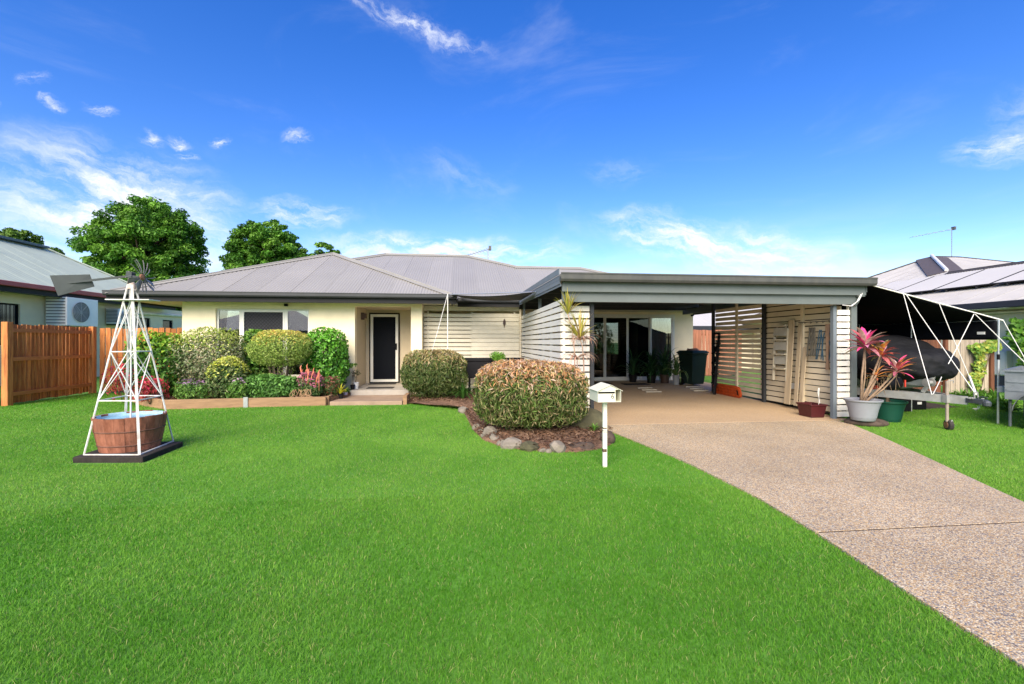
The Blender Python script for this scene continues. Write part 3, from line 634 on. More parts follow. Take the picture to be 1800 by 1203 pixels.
# ------------------------------------------------------------------ television aerial on the house roof
def aerial(base, h, label, boom, n=9):
    t = thing('aerial', base, label, 'aerial'); b = Vector(base)
    MB().tube([b, b + Vector((0, 0, h))], .018, 6).build('mast', M('aerial_metal', (.33, .33, .33), .4, metal=.7), t)
    m = MB(); p0 = b + Vector((0, 0, h - .04)); p1 = p0 + Vector(boom); m.tube([p0, p1], .011, 6)
    side = Vector(boom).cross(Vector((0, 0, 1))).normalized()
    for k in range(n):
        q = p0 + (p1 - p0) * (k / (n - 1)); l_ = .30 - .018 * k; m.tube([q - side * l_, q + side * l_], .006, 5)
    m.build('antenna', M('aerial_metal', (.33, .33, .33), .4, metal=.7), t)
    m = MB(); m.obox(p0 - Vector(boom).normalized() * .08 + Vector((0, 0, .03)), (.10, .16, .16), Matrix.Identity(3)); m.build('reflector', M('aerial_dark', (.08, .08, .08), .5), t); return t
pa = PY(858, 462, 18.6); aerial((pa.x, 18.6, RZ - .2), PY(858, 437, 18.6).z - RZ + .2, 'thin television aerial on the grey house roof behind the ridge', (-.9, .3, -.22))
# ------------------------------------------------------------------ carport
GREY = M('grey_green_steel', (0.125, 0.145, 0.14), 0.5, .06, 1.2, spec=.3, dirt=.3, dirtcol=(.085, .09, .08), dscale=3)
BLUEG = M('blue_grey_steel', (0.15, 0.18, 0.205), 0.5, .06, 1.5, dirt=.15, dirtcol=(.12, .12, .12), spec=.3)
DSTEEL = M('dark_steel', (0.035, 0.038, 0.042), 0.55, .1, 2, spec=.2)
GALVR = M('carport_roof_underside', (0.30, 0.31, 0.31), 0.45, .06, 1.5, dirt=.3, dirtcol=(.12, .11, .1))
CP = thing('carport', (4.4, 7.4, 0), 'flat-roofed carport with grey-green beam and gutter beside the house', 'carport')
CX0, CX1, CY0, CY1 = 1.62, 7.12, 7.22, 13.95
cz = lambda y: 2.475 + (y - CY0) * .022
roof_sheets(CP, (CX0, CY0, cz(CY0)), (CX1, CY0, cz(CY0)), .022, lambda u: CY1 - CY0, GALVR, pitch=.19, amp=.02, sps=6)
g = MB(); prof = [(0, 0), (0, -.125), (-.09, -.125), (-.115, -.09), (-.115, -.012), (-.125, -.010), (-.125, .012), (-.105, .012), (-.105, -.05), (-.01, -.05)]
zt = cz(CY0) + .03
g.loft([[(x, CY0 + a + .03, zt + b) for a, b in prof] for x in (CX0 - .03, CX1 + .06)]); g.build('gutter', M('weathered_gutter', (.075, .078, .074), .6, .15, 3, spec=.25, dirt=.5, dirtcol=(.105, .10, .075), dscale=6, stretch=(1, 1, .3)), CP, fix=True)
MB().box(CX0 + .02, CX1 - .02, CY0 + .06, CY0 + .10, 2.225, 2.455).build('fascia', GREY, CP)
MB().box(CX0 + .04, CX1 - .14, CY0 + .13, CY0 + .20, 2.065, 2.222).build('front_beam', GREY, CP)
MB().box(CX0 + .04, CX1 - .14, CY0 + .11, CY0 + .13, 2.205, 2.235).build('beam_flange', GREY, CP)
# side flashing, folded with ribs
sb = MB()
for z0, z1, o in ((0, .10, .03), (-.075, -.004, .012), (-.15, -.079, .012), (-.19, -.154, .0)):
    sb.plate([(CX0 - o, CY0 + .03, cz(CY0) + .02 + z1), (CX0 - o, CY1, cz(CY1) + .02 + z1), (CX0 - o, CY1, cz(CY1) + .02 + z0), (CX0 - o, CY0 + .03, cz(CY0) + .02 + z0)], .012)
sb.build('side_flashing', BLUEG, CP)
MB().box(CX1 - .03, CX1 - .0, CY0 + .06, CY1, 2.28, 2.46).build('side_fascia', GREY, CP)
for k, y in enumerate((8.7, 10.1, 11.5, 12.9)):
    MB().box(CX0 + .05, CX1 - .05, y, y + .05, cz(y) - .16, cz(y) - .025).build('purlin', DSTEEL, CP)
MB().box(CX0 + .05, CX1 + .4, 13.7, 13.76, 2.40, 2.58).build('rear_beam', DSTEEL, CP)
def post(name, x, y, wx_, wy_, z0, z1, mat): return MB().box(x - wx_ / 2, x + wx_ / 2, y - wy_ / 2, y + wy_ / 2, z0, z1).build(name, mat, CP, bevel=.004)
post('post', 6.665, 7.50, .065, .075, .02, 2.06, BLUEG)
post('post', 7.00, 7.46, .11, .09, 0, 2.20, GREY)
post('post', 6.78, 9.55, .065, .075, .03, 2.5, DSTEEL)
post('post', 6.78, 11.62, .065, .075, .05, 2.56, DSTEEL)
post('post', 1.76, 12.66, .065, .065, 0, 2.5, BLUEG)
post('post', 1.80, 10.3, .065, .065, 0, 2.5, BLUEG)
post('post', 2.215, 7.56, .06, .09, 0, 2.06, DSTEEL)
post('post', 1.74, 7.50, .07, .02, 2.0, 2.22, BLUEG)
# rainhead and downpipe bend at the gutter's right end
rh = MB(); rh.box(6.95, 7.09, CY0 + .065, CY0 + .22, 2.20, 2.37); rh.tube([(7.02, CY0 + .14, 2.22), (7.02, CY0 + .17, 2.12), (7.0, 7.46, 2.02)], .04, 8); rh.build('downpipe', GREY, CP, bevel=.006)

# ------------------------------------------------------------------ slatted timber screens
SLAT = M('white_painted_slat', (0.80, 0.76, 0.67), 0.65, .05, 4, rnd=.05, bump=.15, bscale=30, stretch=(.15, .15, 4), dirt=.22, dirtcol=(.42, .37, .28), dscale=3)
SLATG = M('grey_cream_slat', (0.68, 0.63, 0.50), 0.7, .06, 4, rnd=.06, bump=.15, bscale=30, dirt=.25, dirtcol=(.33, .29, .21), dscale=3)
SLATW = M('weathered_cream_slat', (0.66, 0.58, 0.43), 0.75, .08, 4, rnd=.07, bump=.15, bscale=30, dirt=.35, dirtcol=(.26, .20, .13), dscale=2)
def slats(root, p0, p1, z0, z1, step, hgt, mat, thick=.018, name='slat', jit=.002):
    p0 = Vector((*p0, 0)); p1 = Vector((*p1, 0)); L = (p1 - p0).length; ang = math.atan2(p1.y - p0.y, p1.x - p0.x); rg = random.Random(int(L * 1000))
    me = MB().box(-L / 2, L / 2, -thick / 2, thick / 2, 0, hgt).mesh(name); me.materials.append(mat); z = z0; c = (p0 + p1) / 2
    while z + hgt <= z1 + .001:
        o = piece(name, me, root, (c.x + rg.uniform(-jit, jit), c.y + rg.uniform(-jit, jit), z + rg.uniform(-jit, jit)), ang)
        o.rotation_euler.y = rg.uniform(-.0012, .0012); z += step
S1 = thing('slatted_screen', (1.7, 10.1, 0), 'white slatted timber screen running along the house side of the carport', 'screen')
slats(S1, (1.70, 7.62), (1.70, 12.68), .10, 2.15, .114, .088, SLAT)
for y in (8.6, 9.4, 11.0): MB().box(1.712, 1.75, y, y + .05, .05, 2.1).build('batten', SLAT, S1)
S2 = thing('slatted_screen', (1.95, 7.6, 0), 'narrow slatted screen on the carport front behind the long thin yellow-green plant', 'screen')
slats(S2, (1.695, 7.575), (2.18, 7.575), .10, 2.06, .114, .088, SLAT)
MB().box(1.72, 1.76, 7.588, 7.61, .05, 2.06).build('batten', SLAT, S2)
S3 = thing('slatted_screen', (.3, 12.8, 0), 'cream slatted screen across the courtyard with a small dark ornament on it', 'screen')
slats(S3, (-1.02, 12.74), (.30, 12.74), .12, 2.26, .116, .092, SLATG)
slats(S3, (.302, 12.74), (1.63, 12.74), .12, 2.26, .116, .106, SLATG, jit=.004)
MB().box(1.635, 1.685, 12.69, 12.76, 0, 2.32).build('post', SLATW, S3)
MB().box(-1.02, 1.63, 12.752, 12.79, 2.27, 2.40).build('top_board', SLATG, S3)
for x in (-.9, .3, 1.5): MB().box(x - .02, x + .02, 12.76, 12.80, 0, 2.25).build('batten', SLATG, S3)
S4 = thing('slatted_screen', (6.85, 9.5, 0), 'cream slatted carport wall hung with tools, planks and a ladder', 'screen')
slats(S4, (6.85, 7.54), (6.85, 9.53), .10, 2.36, .116, .096, SLATW)
slats(S4, (6.85, 9.54), (6.85, 11.62), .10, 2.36, .116, .086, SLATW)
for y in (8.40, 10.6): MB().box(6.80, 6.838, y, y + .07, .08, 2.40).build('batten', SLATW, S4)
S5 = thing('slatted_screen', (6.8, 7.47, 0), 'narrow white slatted panel between two steel posts near the potted red plant', 'screen')
slats(S5, (6.70, 7.455), (6.94, 7.455), .06, 2.06, .114, .090, SLAT)
MB().box(6.93, 6.943, 7.47, 7.51, .05, 2.06).build('batten', SLAT, S5)
# ------------------------------------------------------------------ left neighbour
NW = M('neighbour_render', (0.74, 0.64, 0.45), .85, .05, 2, bump=.1, bscale=200)
NROOF = M('pale_green_roof', (0.40, 0.455, 0.36), .45, .05, 1, dirt=.15, dirtcol=(.34, .39, .31), rnd=.03)
RED = M('red_gutter', (0.36, 0.055, 0.05), .5, .1, 2)
NL = thing('neighbour_house', (-16, 20, 0), 'neighbouring house with pale green roof and red gutter beyond the timber fence', 'house')
EX, EZ = -14.0, 3.3
rise = (5.45 - EZ) / 4.0
roof_sheets(NL, (EX, 10.0, EZ), (EX, 24.2, EZ), rise, lambda u: min(4.0, (14.2 - u) * 1.9), NROOF, pitch=.19, amp=.012)
roof_sheets(NL, (EX, 24.2, EZ), (-22, 24.2, EZ), .95, lambda u: max(0, min(u * .52, (8 - u) * .52)), NROOF, pitch=.19, amp=.012)
roof_sheets(NL, (-22, 24.2, EZ), (-22, 10.0, EZ), rise, lambda u: min(4.0, u * 1.9), NROOF, pitch=.19, amp=.012)
rv = MB(); rv.bar((-18, 10, 5.50), (-18, 21.9, 5.50), .5, .10); rv.build('ridge_vent', M('slate_ridge', (.07, .10, .12), .5), NL, bevel=.02)
cap(NL, (EX, 24.2, EZ), (-18, 22.1, 5.45), dn(1, 0, .5), dn(0, 1, .9), NROOF, name='hip_cap')
g = MB(); g.box(EX - .01, EX + .11, 10.0, 24.3, EZ - .16, EZ + .0); g.build('gutter', RED, NL, bevel=.02)
g = MB(); g.box(EX - .6, EX - .02, 10.0, 24.2, EZ - .30, EZ - .27); g.build('soffit', M('grey_soffit', (.20, .19, .17), .8), NL)
g = MB(); g.box(EX - .035, EX - .012, 10.0, 24.2, EZ - .33, EZ - .13); g.build('fascia', FASC, NL)
w = MB(); wxn = EX - .6
wins = [(11.0, 16.9, 1.3, 2.66), (19.35, 20.1, 1.3, 2.9), (22.2, 23.3, 1.3, 2.52), (24.2, 25.0, 1.4, 2.5)]
ys = 10.0
for a, b, z0, z1 in wins:
    w.box(wxn - .2, wxn, ys, a, 0, EZ - .28); w.box(wxn - .2, wxn, a, b, 0, z0); w.box(wxn - .2, wxn, a, b, z1, EZ - .28); ys = b
w.box(wxn - .2, wxn, ys, 31, 0, EZ - .28); w.build('wall', NW, NL)
MB().box(wxn - .6, wxn - .55, 10, 31, 0.5, 3).build('room_wall', M('dim_room', (.06, .06, .07), .9), NL)
for a, b, z0, z1 in wins:
    f = MB(); t = .05
    f.box(wxn - .12, wxn - .05, a, a + t, z0, z1); f.box(wxn - .12, wxn - .05, b - t, b, z0, z1); f.box(wxn - .12, wxn - .05, a + t, b - t, z1 - t, z1); f.box(wxn - .12, wxn - .05, a + t, b - t, z0, z0 + t)
    wn_ = f.build('window', BLACK, NL); MB().box(wxn - .09, wxn - .085, a + t, b - t, z0 + t, z1 - t).build('pane', M('dusk_glass', (.018, .024, .035), .12, .1, 2, spec=.6), wn_)
    gg = MB()
    for k in range(int((b - a) / .14) + 1):
        y = a + t + k * .14
        if y < b - t: gg.box(wxn - .07, wxn - .06, y, y + .012, z0 + t, z1 - t)
    gg.build('grille', BLACK, wn_)
pv = MB(); pv.lathe((-16.6, 17.9, 4.55), [(.07, 0), (.07, .3), (.10, .32), (.10, .42), (.03, .45)], 12); pv.build('roof_vent', M('vent_white', (.6, .6, .58), .5), NL, smooth=True, auto=40)
# lower pipe run along the wall
pp = MB(); pp.tube([(wxn + .06, 20.6, 2.68), (wxn + .06, 27, 2.78)], .07, 8); pp.build('conduit', M('cream_pipe', (.68, .64, .50), .6), NL, smooth=True)

ACW = M('air_conditioner_white', (.80, .79, .75), .5, .04, 3); ACD = M('air_conditioner_grille', (.10, .10, .10), .6)
def aircon(y0, y1, z0, z1, label, x=-14.6, depth=.42):
    t = thing('air_conditioner', (x + depth / 2, (y0 + y1) / 2, z0), label, 'air conditioner', 'air conditioners on the neighbour wall')
    MB().box(x + .06, x + depth, y0, y1, z0, z1).build('case', ACW, t, bevel=.02)
    cy = y0 + (y1 - y0) * .42; cz_ = (z0 + z1) / 2; r = min(y1 - y0, z1 - z0) * .36
    Rm = Matrix.Rotation(math.radians(90), 3, 'Y')
    gd = MB(); gd.lathe((x + depth + .004, cy, cz_), [(r, 0), (r, .012)], 28, Rm); gd.build('fan_recess', ACD, t)
    gl = MB()
    for k in range(1, 7): gl.lathe((x + depth + .018, cy, cz_), [(r * k / 6 - .008, 0), (r * k / 6 + .008, 0), (r * k / 6 + .008, .012), (r * k / 6 - .008, .012)], 28, Rm, caps=False)
    for k in range(8):
        a = math.pi * k / 4; gl.bar((x + depth + .024, cy, cz_), (x + depth + .024, cy + r * math.cos(a), cz_ + r * math.sin(a)), .01, .012, up=(1, 0, 0))
    gl.build('fan_guard', M('guard_grey', (.42, .42, .41), .5), t)
    sv = MB()
    for k in range(9):
        z = z0 + .08 + k * (z1 - z0 - .16) / 8
        sv.box(x + .09, x + depth - .05, y0 - .012, y0 - .002, z, z + .03)
    sv.build('side_louvre', ACD, t)
    bk = MB(); bk.box(x, x + depth, y0 + .1, y0 + .15, z0 - .06, z0 - .002); bk.box(x, x + depth, y1 - .15, y1 - .1, z0 - .06, z0 - .002); bk.build('bracket', GUT, t); return t
aircon(17.75, 19.15, 1.98, 3.0, 'large white air conditioner on the neighbour wall above the railed fence panel', depth=.75)
aircon(20.5, 21.35, 2.15, 2.78, 'smaller white air conditioner on the neighbour wall behind the windmill tower', depth=.55)
# ------------------------------------------------------------------ timber fences
PICK = M('stained_picket', (0.40, 0.115, 0.028), .75, .25, 5, rnd=.34, bump=.3, bscale=25, stretch=(6, 6, .5), col2=(.56, .23, .065), dirt=.22, dirtcol=(.14, .07, .04), dscale=2)
PICKD = M('dark_picket', (0.13, 0.05, 0.026), .8, .25, 5, rnd=.18, bump=.3, bscale=25, stretch=(6, 6, .5))
PICKR = M('red_brown_picket', (0.32, 0.13, 0.075), .8, .2, 5, rnd=.12, bump=.3, bscale=25, stretch=(6, 6, .5))
PICKG = M('silvered_picket', (0.36, 0.30, 0.235), .85, .2, 5, rnd=.20, bump=.4, bscale=25, stretch=(6, 6, .5), dirt=.3, dirtcol=(.16, .11, .08), dscale=2)
def pickets(root, p0, p1, wid, gap, h, mat, seed, z0=.04, side=0.0, thick=.018, name='picket', hj=.012):
    p0 = Vector((*p0, 0)); p1 = Vector((*p1, 0)); d = (p1 - p0); L = d.length; d.normalize(); ang = math.atan2(d.y, d.x); nrm = Vector((-d.y, d.x, 0)); rg = random.Random(seed)
    me = MB().box(-wid / 2, wid / 2, -thick / 2, thick / 2, 0, h).mesh(name); me.materials.append(mat); n = int(L / (wid + gap)); st = L / n
    for k in range(n):
        p = p0 + d * ((k + .5) * st) + nrm * (side + rg.uniform(-.003, .003))
        o = piece(name, me, root, (p.x, p.y, z0 + rg.uniform(-hj, hj)), ang); o.scale = (1 + rg.uniform(-.06, .0), 1, 1 + rg.uniform(-.008, .008)); o.rotation_euler.y = rg.uniform(-.006, .006)
def rails(root, p0, p1, zs, off, mat, w_=.045, h_=.085):
    p0 = Vector((*p0, 0)); p1 = Vector((*p1, 0)); d = (p1 - p0).normalized(); n = Vector((-d.y, d.x, 0)) * off
    for z in zs: MB().bar(p0 + n + Vector((0, 0, z)), p1 + n + Vector((0, 0, z)), w_, h_).build('rail', mat, root)
def fpost(root, x, y, h, mat, s=.10): MB().box(x - s / 2, x + s / 2, y - s / 2, y + s / 2, 0, h).build('post', mat, root, bevel=.006)
FA = thing('timber_fence', (-9.9, 12.3, 0), 'stained timber fence panel with three rails showing, by the lawn', 'fence')
pickets(FA, (-9.87, 11.2), (-10.0, 13.55), .095, .013, 1.76, PICK, 1, side=.04)
rails(FA, (-9.87, 11.2), (-10.0, 13.55), (.25, 1.02, 1.66), -.008, M('rail_highlight', (.46, .17, .055), .7, .2, 5, rnd=.08, bump=.2, bscale=25, stretch=(6, .6, 6)))  # rails coloured lighter than the pickets to paint in their highlight
fpost(FA, -9.86, 11.12, 1.84, PICK, .13); fpost(FA, -9.99, 13.62, 1.82, PICK, .12)
FB = thing('timber_fence', (-8.5, 13.75, 0), 'stained timber picket fence joining the corner post to the house wall', 'fence')
pickets(FB, (-9.9, 13.72), (-7.0, 13.72), .13, .022, 1.74, PICK, 2)
rails(FB, (-9.9, 13.72), (-7.0, 13.72), (.3, 1.0, 1.6), .035, PICKD)
FC = thing('timber_fence', (-11, 11.1, 0), 'dark brown timber fence end beyond the rail panel post', 'fence')
pickets(FC, (-13.5, 11.06), (-9.97, 11.06), .10, .01, 1.80, PICKD, 3)
FD = thing('timber_fence', (8, 18, 0), 'red-brown timber fence seen past the green wheelie bin', 'fence')
pickets(FD, (7.2, 17.6), (11.5, 17.6), .13, .010, 1.85, PICKR, 4)
rails(FD, (7.2, 17.6), (11.5, 17.6), (.3, 1.0, 1.7), .035, PICKD)
FE = thing('timber_fence', (11, 10.3, 0), 'weathered grey timber gate and fence behind the boat trailer', 'fence')
pickets(FE, (12.15, 10.2), (13.40, 10.2), .125, .008, 1.78, PICKG, 5, z0=.10)
pickets(FE, (7.2, 10.25), (12.08, 10.25), .125, .008, 1.72, PICKD, 6, z0=.06)
rails(FE, (7.2, 10.2), (13.4, 10.2), (.35, 1.6), .045, PICKD)
fpost(FE, 13.46, 10.2, 1.95, PICKD, .10); fpost(FE, 12.11, 10.16, 1.9, PICKD, .08)
hd = MB(); hd.box(12.9, 13.2, 10.15, 10.188, .70, .72); hd.tube([(13.1, 10.188, .80), (13.1, 10.13, .80)], .03, 10); hd.build('latch', BLACK, FE)

# ------------------------------------------------------------------ right neighbour, set at an angle
RW = M('beige_render', (0.74, 0.65, 0.51), .85, .06, 2, bump=.12, bscale=200, dirt=.15, dirtcol=(.35, .32, .26))
RROOF = M('light_grey_roof', (0.43, 0.415, 0.39), .5, .07, 1.2, rnd=.03, dirt=.25, dirtcol=(.27, .262, .25), dscale=.9)
NX, NZ, NS_ = 14.7, 2.5, .36
RN = thing('neighbour_house', (18, 13, 0), 'neighbouring house with light grey roof and solar panels beyond the boat', 'house')
def ntop(u):
    y = 22.8 - u
    return (22.8 - y) * 3.48 if y > 20.3 else (4.5 + (y - 16) * .977 if y > 16 else 4.5)
roof_sheets(RN, (NX, 22.8, NZ), (NX, 3.0, NZ), NS_, ntop, RROOF, pitch=.095, amp=.011)
roof_sheets(RN, (19.2, 16, 4.12), (29.3, 16, 4.12), .36, lambda u: max(0, min(u * 1.02, 4.3, 10.1 - u)), RROOF, pitch=.095, amp=.011)
roof_sheets(RN, (23.7, 3.0, NZ), (23.7, 16.6, NZ), NS_, lambda u: 4.5, RROOF, pitch=.095, amp=.011)
DCAP = M('dark_capping', (.055, .05, .052), .7)
cap(RN, (19.2, 3, 4.12), (19.2, 16, 4.12), dn(1, 0, .36), dn(-1, 0, .36), DCAP, w=.16)
cap(RN, (23.4, 20.3, 5.65), (25.0, 20.3, 5.65), dn(0, 1, .36), dn(0, -1, .36), DCAP, w=.12)
cap(RN, (25.0, 20.3, 5.65), (29.3, 16, 4.1), dn(0, -1, .36), dn(1, 0, .36), DCAP, w=.12, name='hip_cap')
cap(RN, (14.7, 22.8, 2.5), (23.4, 20.3, 5.63), dn(-1, 0, .36), dn(0, 1, .36), DCAP, w=.12, name='hip_cap')
hc = MB()
for sx, sy in ((-.42, .42), (.42, -.42)):
    p_, q_ = Vector((19.5, 16.3, 4.235)), Vector((23.3, 20.2, 5.66)); o_ = Vector((sx, sy, -.36 * .42 + .03)); hc.plate([p_, q_, q_ + o_, p_ + o_], .012)
hc.build('hip_flashing', M('brown_flashing', (.085, .07, .07), .7), RN)
MB().tube([(19.6, 16.4, 4.32), (23.3, 20.2, 5.72)], .07, 8).build('hip_cap', M('white_capping', (.6, .6, .59), .5), RN)
gt = MB(); gt.box(NX - .13, NX - .005, 3.0, 22.8, NZ - .17, NZ + .015); gt.build('gutter', M('navy_gutter', (.028, .031, .042), .5, .08, spec=.2), RN, bevel=.02)
MB().box(NX + .0, NX + .62, 3.0, 22.6, NZ - .19, NZ - .17).build('soffit', SOFF, RN)
MB().box(NX + .6, NX + .8, 3.2, 22.4, 0, NZ - .18).build('wall', RW, RN)
MB().tube([(NX - .02, 11.9, 2.22), (NX + .45, 11.9, 2.20), (NX + .55, 11.9, 2.20)], .09, 12).build('vent_pipe', M('pale_pipe', (.56, .53, .46), .6), RN, smooth=True, auto=50)
MB().tube([(NX + .54, 3.5, 2.24), (NX + .54, 22, 2.24)], .045, 8).build('conduit', M('pale_pipe', (.56, .53, .46), .6), RN, smooth=True)
# solar panels lying along the slope
SOL = M('solar_glass_sheen', (.52, .50, .465), .65, .04, .5, spec=.5); SOLF = M('solar_frame', (.02, .02, .022), .5, spec=.2)  # pale panel colour paints in the reflection of the sky
sd = Vector((1, 0, NS_)).normalized(); sn = Vector((-NS_, 0, 1)).normalized()
for k in range(8):
    y1_ = 17.5 - k * 1.73; p = Vector((16.30, y1_, NZ + 1.60 * NS_)) + sn * .10; q1 = p + Vector((0, -1.68, 0)); top = sd * (2.12 * 1.063)
    pl = MB(); pl.add([p, q1, q1 + top, p + top, p + sn * .035, q1 + sn * .035, q1 + top + sn * .035, p + top + sn * .035], [(0, 1, 2, 3), (0, 4, 5, 1), (1, 5, 6, 2), (2, 6, 7, 3), (3, 7, 4, 0), (4, 7, 6, 5)]); po = pl.build('solar_panel', SOLF, RN, fix=True)
    i_ = .022; nn = sn * .039; e_ = Vector((0, -1, 0))
    MB().add([p + e_ * i_ + sd * i_ + nn, q1 - e_ * i_ + sd * i_ + nn, q1 - e_ * i_ + top - sd * i_ + nn, p + e_ * i_ + top - sd * i_ + nn], [(0, 1, 2, 3)]).build('cell_glass', SOL, po, fix=True)
    rr_ = MB(); rr_.bar(p + e_ * .4 - sn * .045, p + e_ * .4 + top - sn * .045, .03, .07); rr_.bar(p + e_ * 1.3 - sn * .045, p + e_ * 1.3 + top - sn * .045, .03, .07); rr_.build('rail', GUT, po)
az_ = PY(1673, 402, 20.3); aerial((PY(1673, 455, 20.3).x, 20.3, 5.6), az_.z - 5.6, 'tall aerial mast on the roof with solar panels', (-1.6, .6, -.30), 7)
# meter box on its wall
c0 = PX(1737, 616, NX + .6); c1 = PX(1780, 661, NX + .6)
MT = thing('meter_box', (NX + .5, (c0.y + c1.y) / 2, .4), 'white electrical meter box on the beige wall beside the vine', 'meter box')
MB().box(NX + .40, NX + .598, c1.y, c0.y, c1.z, c0.z).build('case', M('meter_white', (.62, .62, .59), .5, .04), MT, bevel=.015)
MB().box(NX + .385, NX + .398, c1.y + .03, c0.y - .03, c1.z + .03, c0.z - .03).build('door', M('meter_white', (.62, .62, .59), .5, .04), MT, bevel=.004)
MB().box(NX + .42, NX + .598, c1.y + .05, c0.y - .1, .08, c1.z - .01).build('lower_case', M('meter_dark', (.035, .042, .055), .6, spec=.2), MT, bevel=.01)
# far house seen past the carport post
FH = thing('far_house', (12.5, 24, 0), 'white-roofed house with dark gutter behind the red-brown fence', 'house')
f0 = PY(1205, 580, 22); zz = PY(1235, 574, 22).z
roof_sheets(FH, (9.0, 22, zz), (19, 22, zz), .4, lambda u: 4.0, M('white_roof', (.44, .43, .42), .5, .04, 1), pitch=.19, amp=.014)
o = MB(); o.box(9.0, 19, 21.9, 22.03, zz - .24, zz + .02); o.build('gutter', M('navy_gutter', (.045, .05, .065), .45, .08), FH, bevel=.02)
o = MB(); o.box(9.5, 19, 22.6, 22.8, 0, zz - .2); o.box(9.05, 19, 22.04, 22.6, zz - .24, zz - .2); o.build('wall', RW, FH)
# ------------------------------------------------------------------ trees
BARK = M('bark', (0.10, 0.075, 0.055), .9, .3, 6, bump=.6, bscale=14)
def tree(base, h, crown_c, crown_s, label, seed, nclump=330, per=140, leaf=.30, cols=None, ex=2.3, zlow=None):
    rg = np.random.default_rng(seed); rr = random.Random(seed); b = Vector(base); cc = Vector(crown_c)
    t = thing('tree', base, label, 'tree', 'trees beyond the roofs')
    tr = MB(); tr.tube([b, b + (cc - b) * .35 + Vector((.2, 0, 0)), b + (cc - b) * .8, cc + Vector((0, 0, crown_s[2] * .4))], [.55, .42, .28, .08], 10)
    limbs = []
    for k in range(16):
        a = rr.uniform(0, 6.28); e = rr.uniform(-.1, .9); st = b + (cc - b) * rr.uniform(.35, 1.0)
        en = cc + Vector((math.cos(a) * crown_s[0] * .72 * math.cos(e), math.sin(a) * crown_s[1] * .72 * math.cos(e), math.sin(e) * crown_s[2] * .7))
        tr.tube([st, (st + en) / 2 + Vector((0, 0, .4)), en], [.17, .10, .03], 6)
    tr.build('trunk', BARK, t, smooth=True)
    cp, cn, _ = superpts(rg, nclump, tuple(cc), crown_s, ex, .35, .08, 2.2)
    Ps = []; Ns = []; Cs = []
    base_cols = np.array(cols or [(.06, .17, .018), (.09, .235, .026), (.135, .31, .035), (.19, .39, .048)])
    for i in range(nclump):
        r_ = rg.uniform(.55, 1.05) * crown_s[0] * .165
        p, n_, k_ = superpts(rg, per, cp[i], (r_ * 1.15, r_ * 1.15, r_ * .72), 2.1, .35, .15, 3)
        tone = base_cols[rg.choice(len(base_cols))] * rg.uniform(.75, 1.2)
        Ps.append(p); Ns.append(n_ * .7 + np.array([0, 0, .5])); Cs.append(tone * rg.uniform(.7, 1.3, (len(p), 1)))
    P = np.concatenate(Ps); N_ = np.concatenate(Ns); C_ = np.concatenate(Cs)
    me = leafmesh('crown', rg, P - np.array(b), N_, leaf, leaf * .55, C_, jitter=.45, droop=.3); me.materials.append(LEAF)
    tag(link('crown', me, t), kind='stuff'); return t
tree((-24.4, 38, 0), 13, (-24.2, 38, 7.9), (3.45, 3.7, 4.5), 'tall rounded dark green tree behind the pale green roof', 21, 560, 150, .25)
tree((-16.6, 42, 0), 12, (-16.9, 42, 8.3), (2.95, 3.3, 3.6), 'dark green tree standing behind the ridge of the cream house', 22, 400, 150, .26)
tree((-12.6, 43, 0), 10, (-12.7, 43, 7.4), (2.2, 2.4, 2.8), 'smaller lighter green tree beside the tree behind the house ridge', 23, 150, 130, .28, [(.08, .20, .024), (.12, .27, .035), (.17, .34, .045)])
tree((-39.5, 45, 0), 11, (-39.9, 45, 8.0), (3.4, 3.6, 3.2), 'olive green tree rising over the pale green roof vent', 24, 240, 130, .32, [(.09, .18, .024), (.13, .24, .035), (.18, .29, .045)])
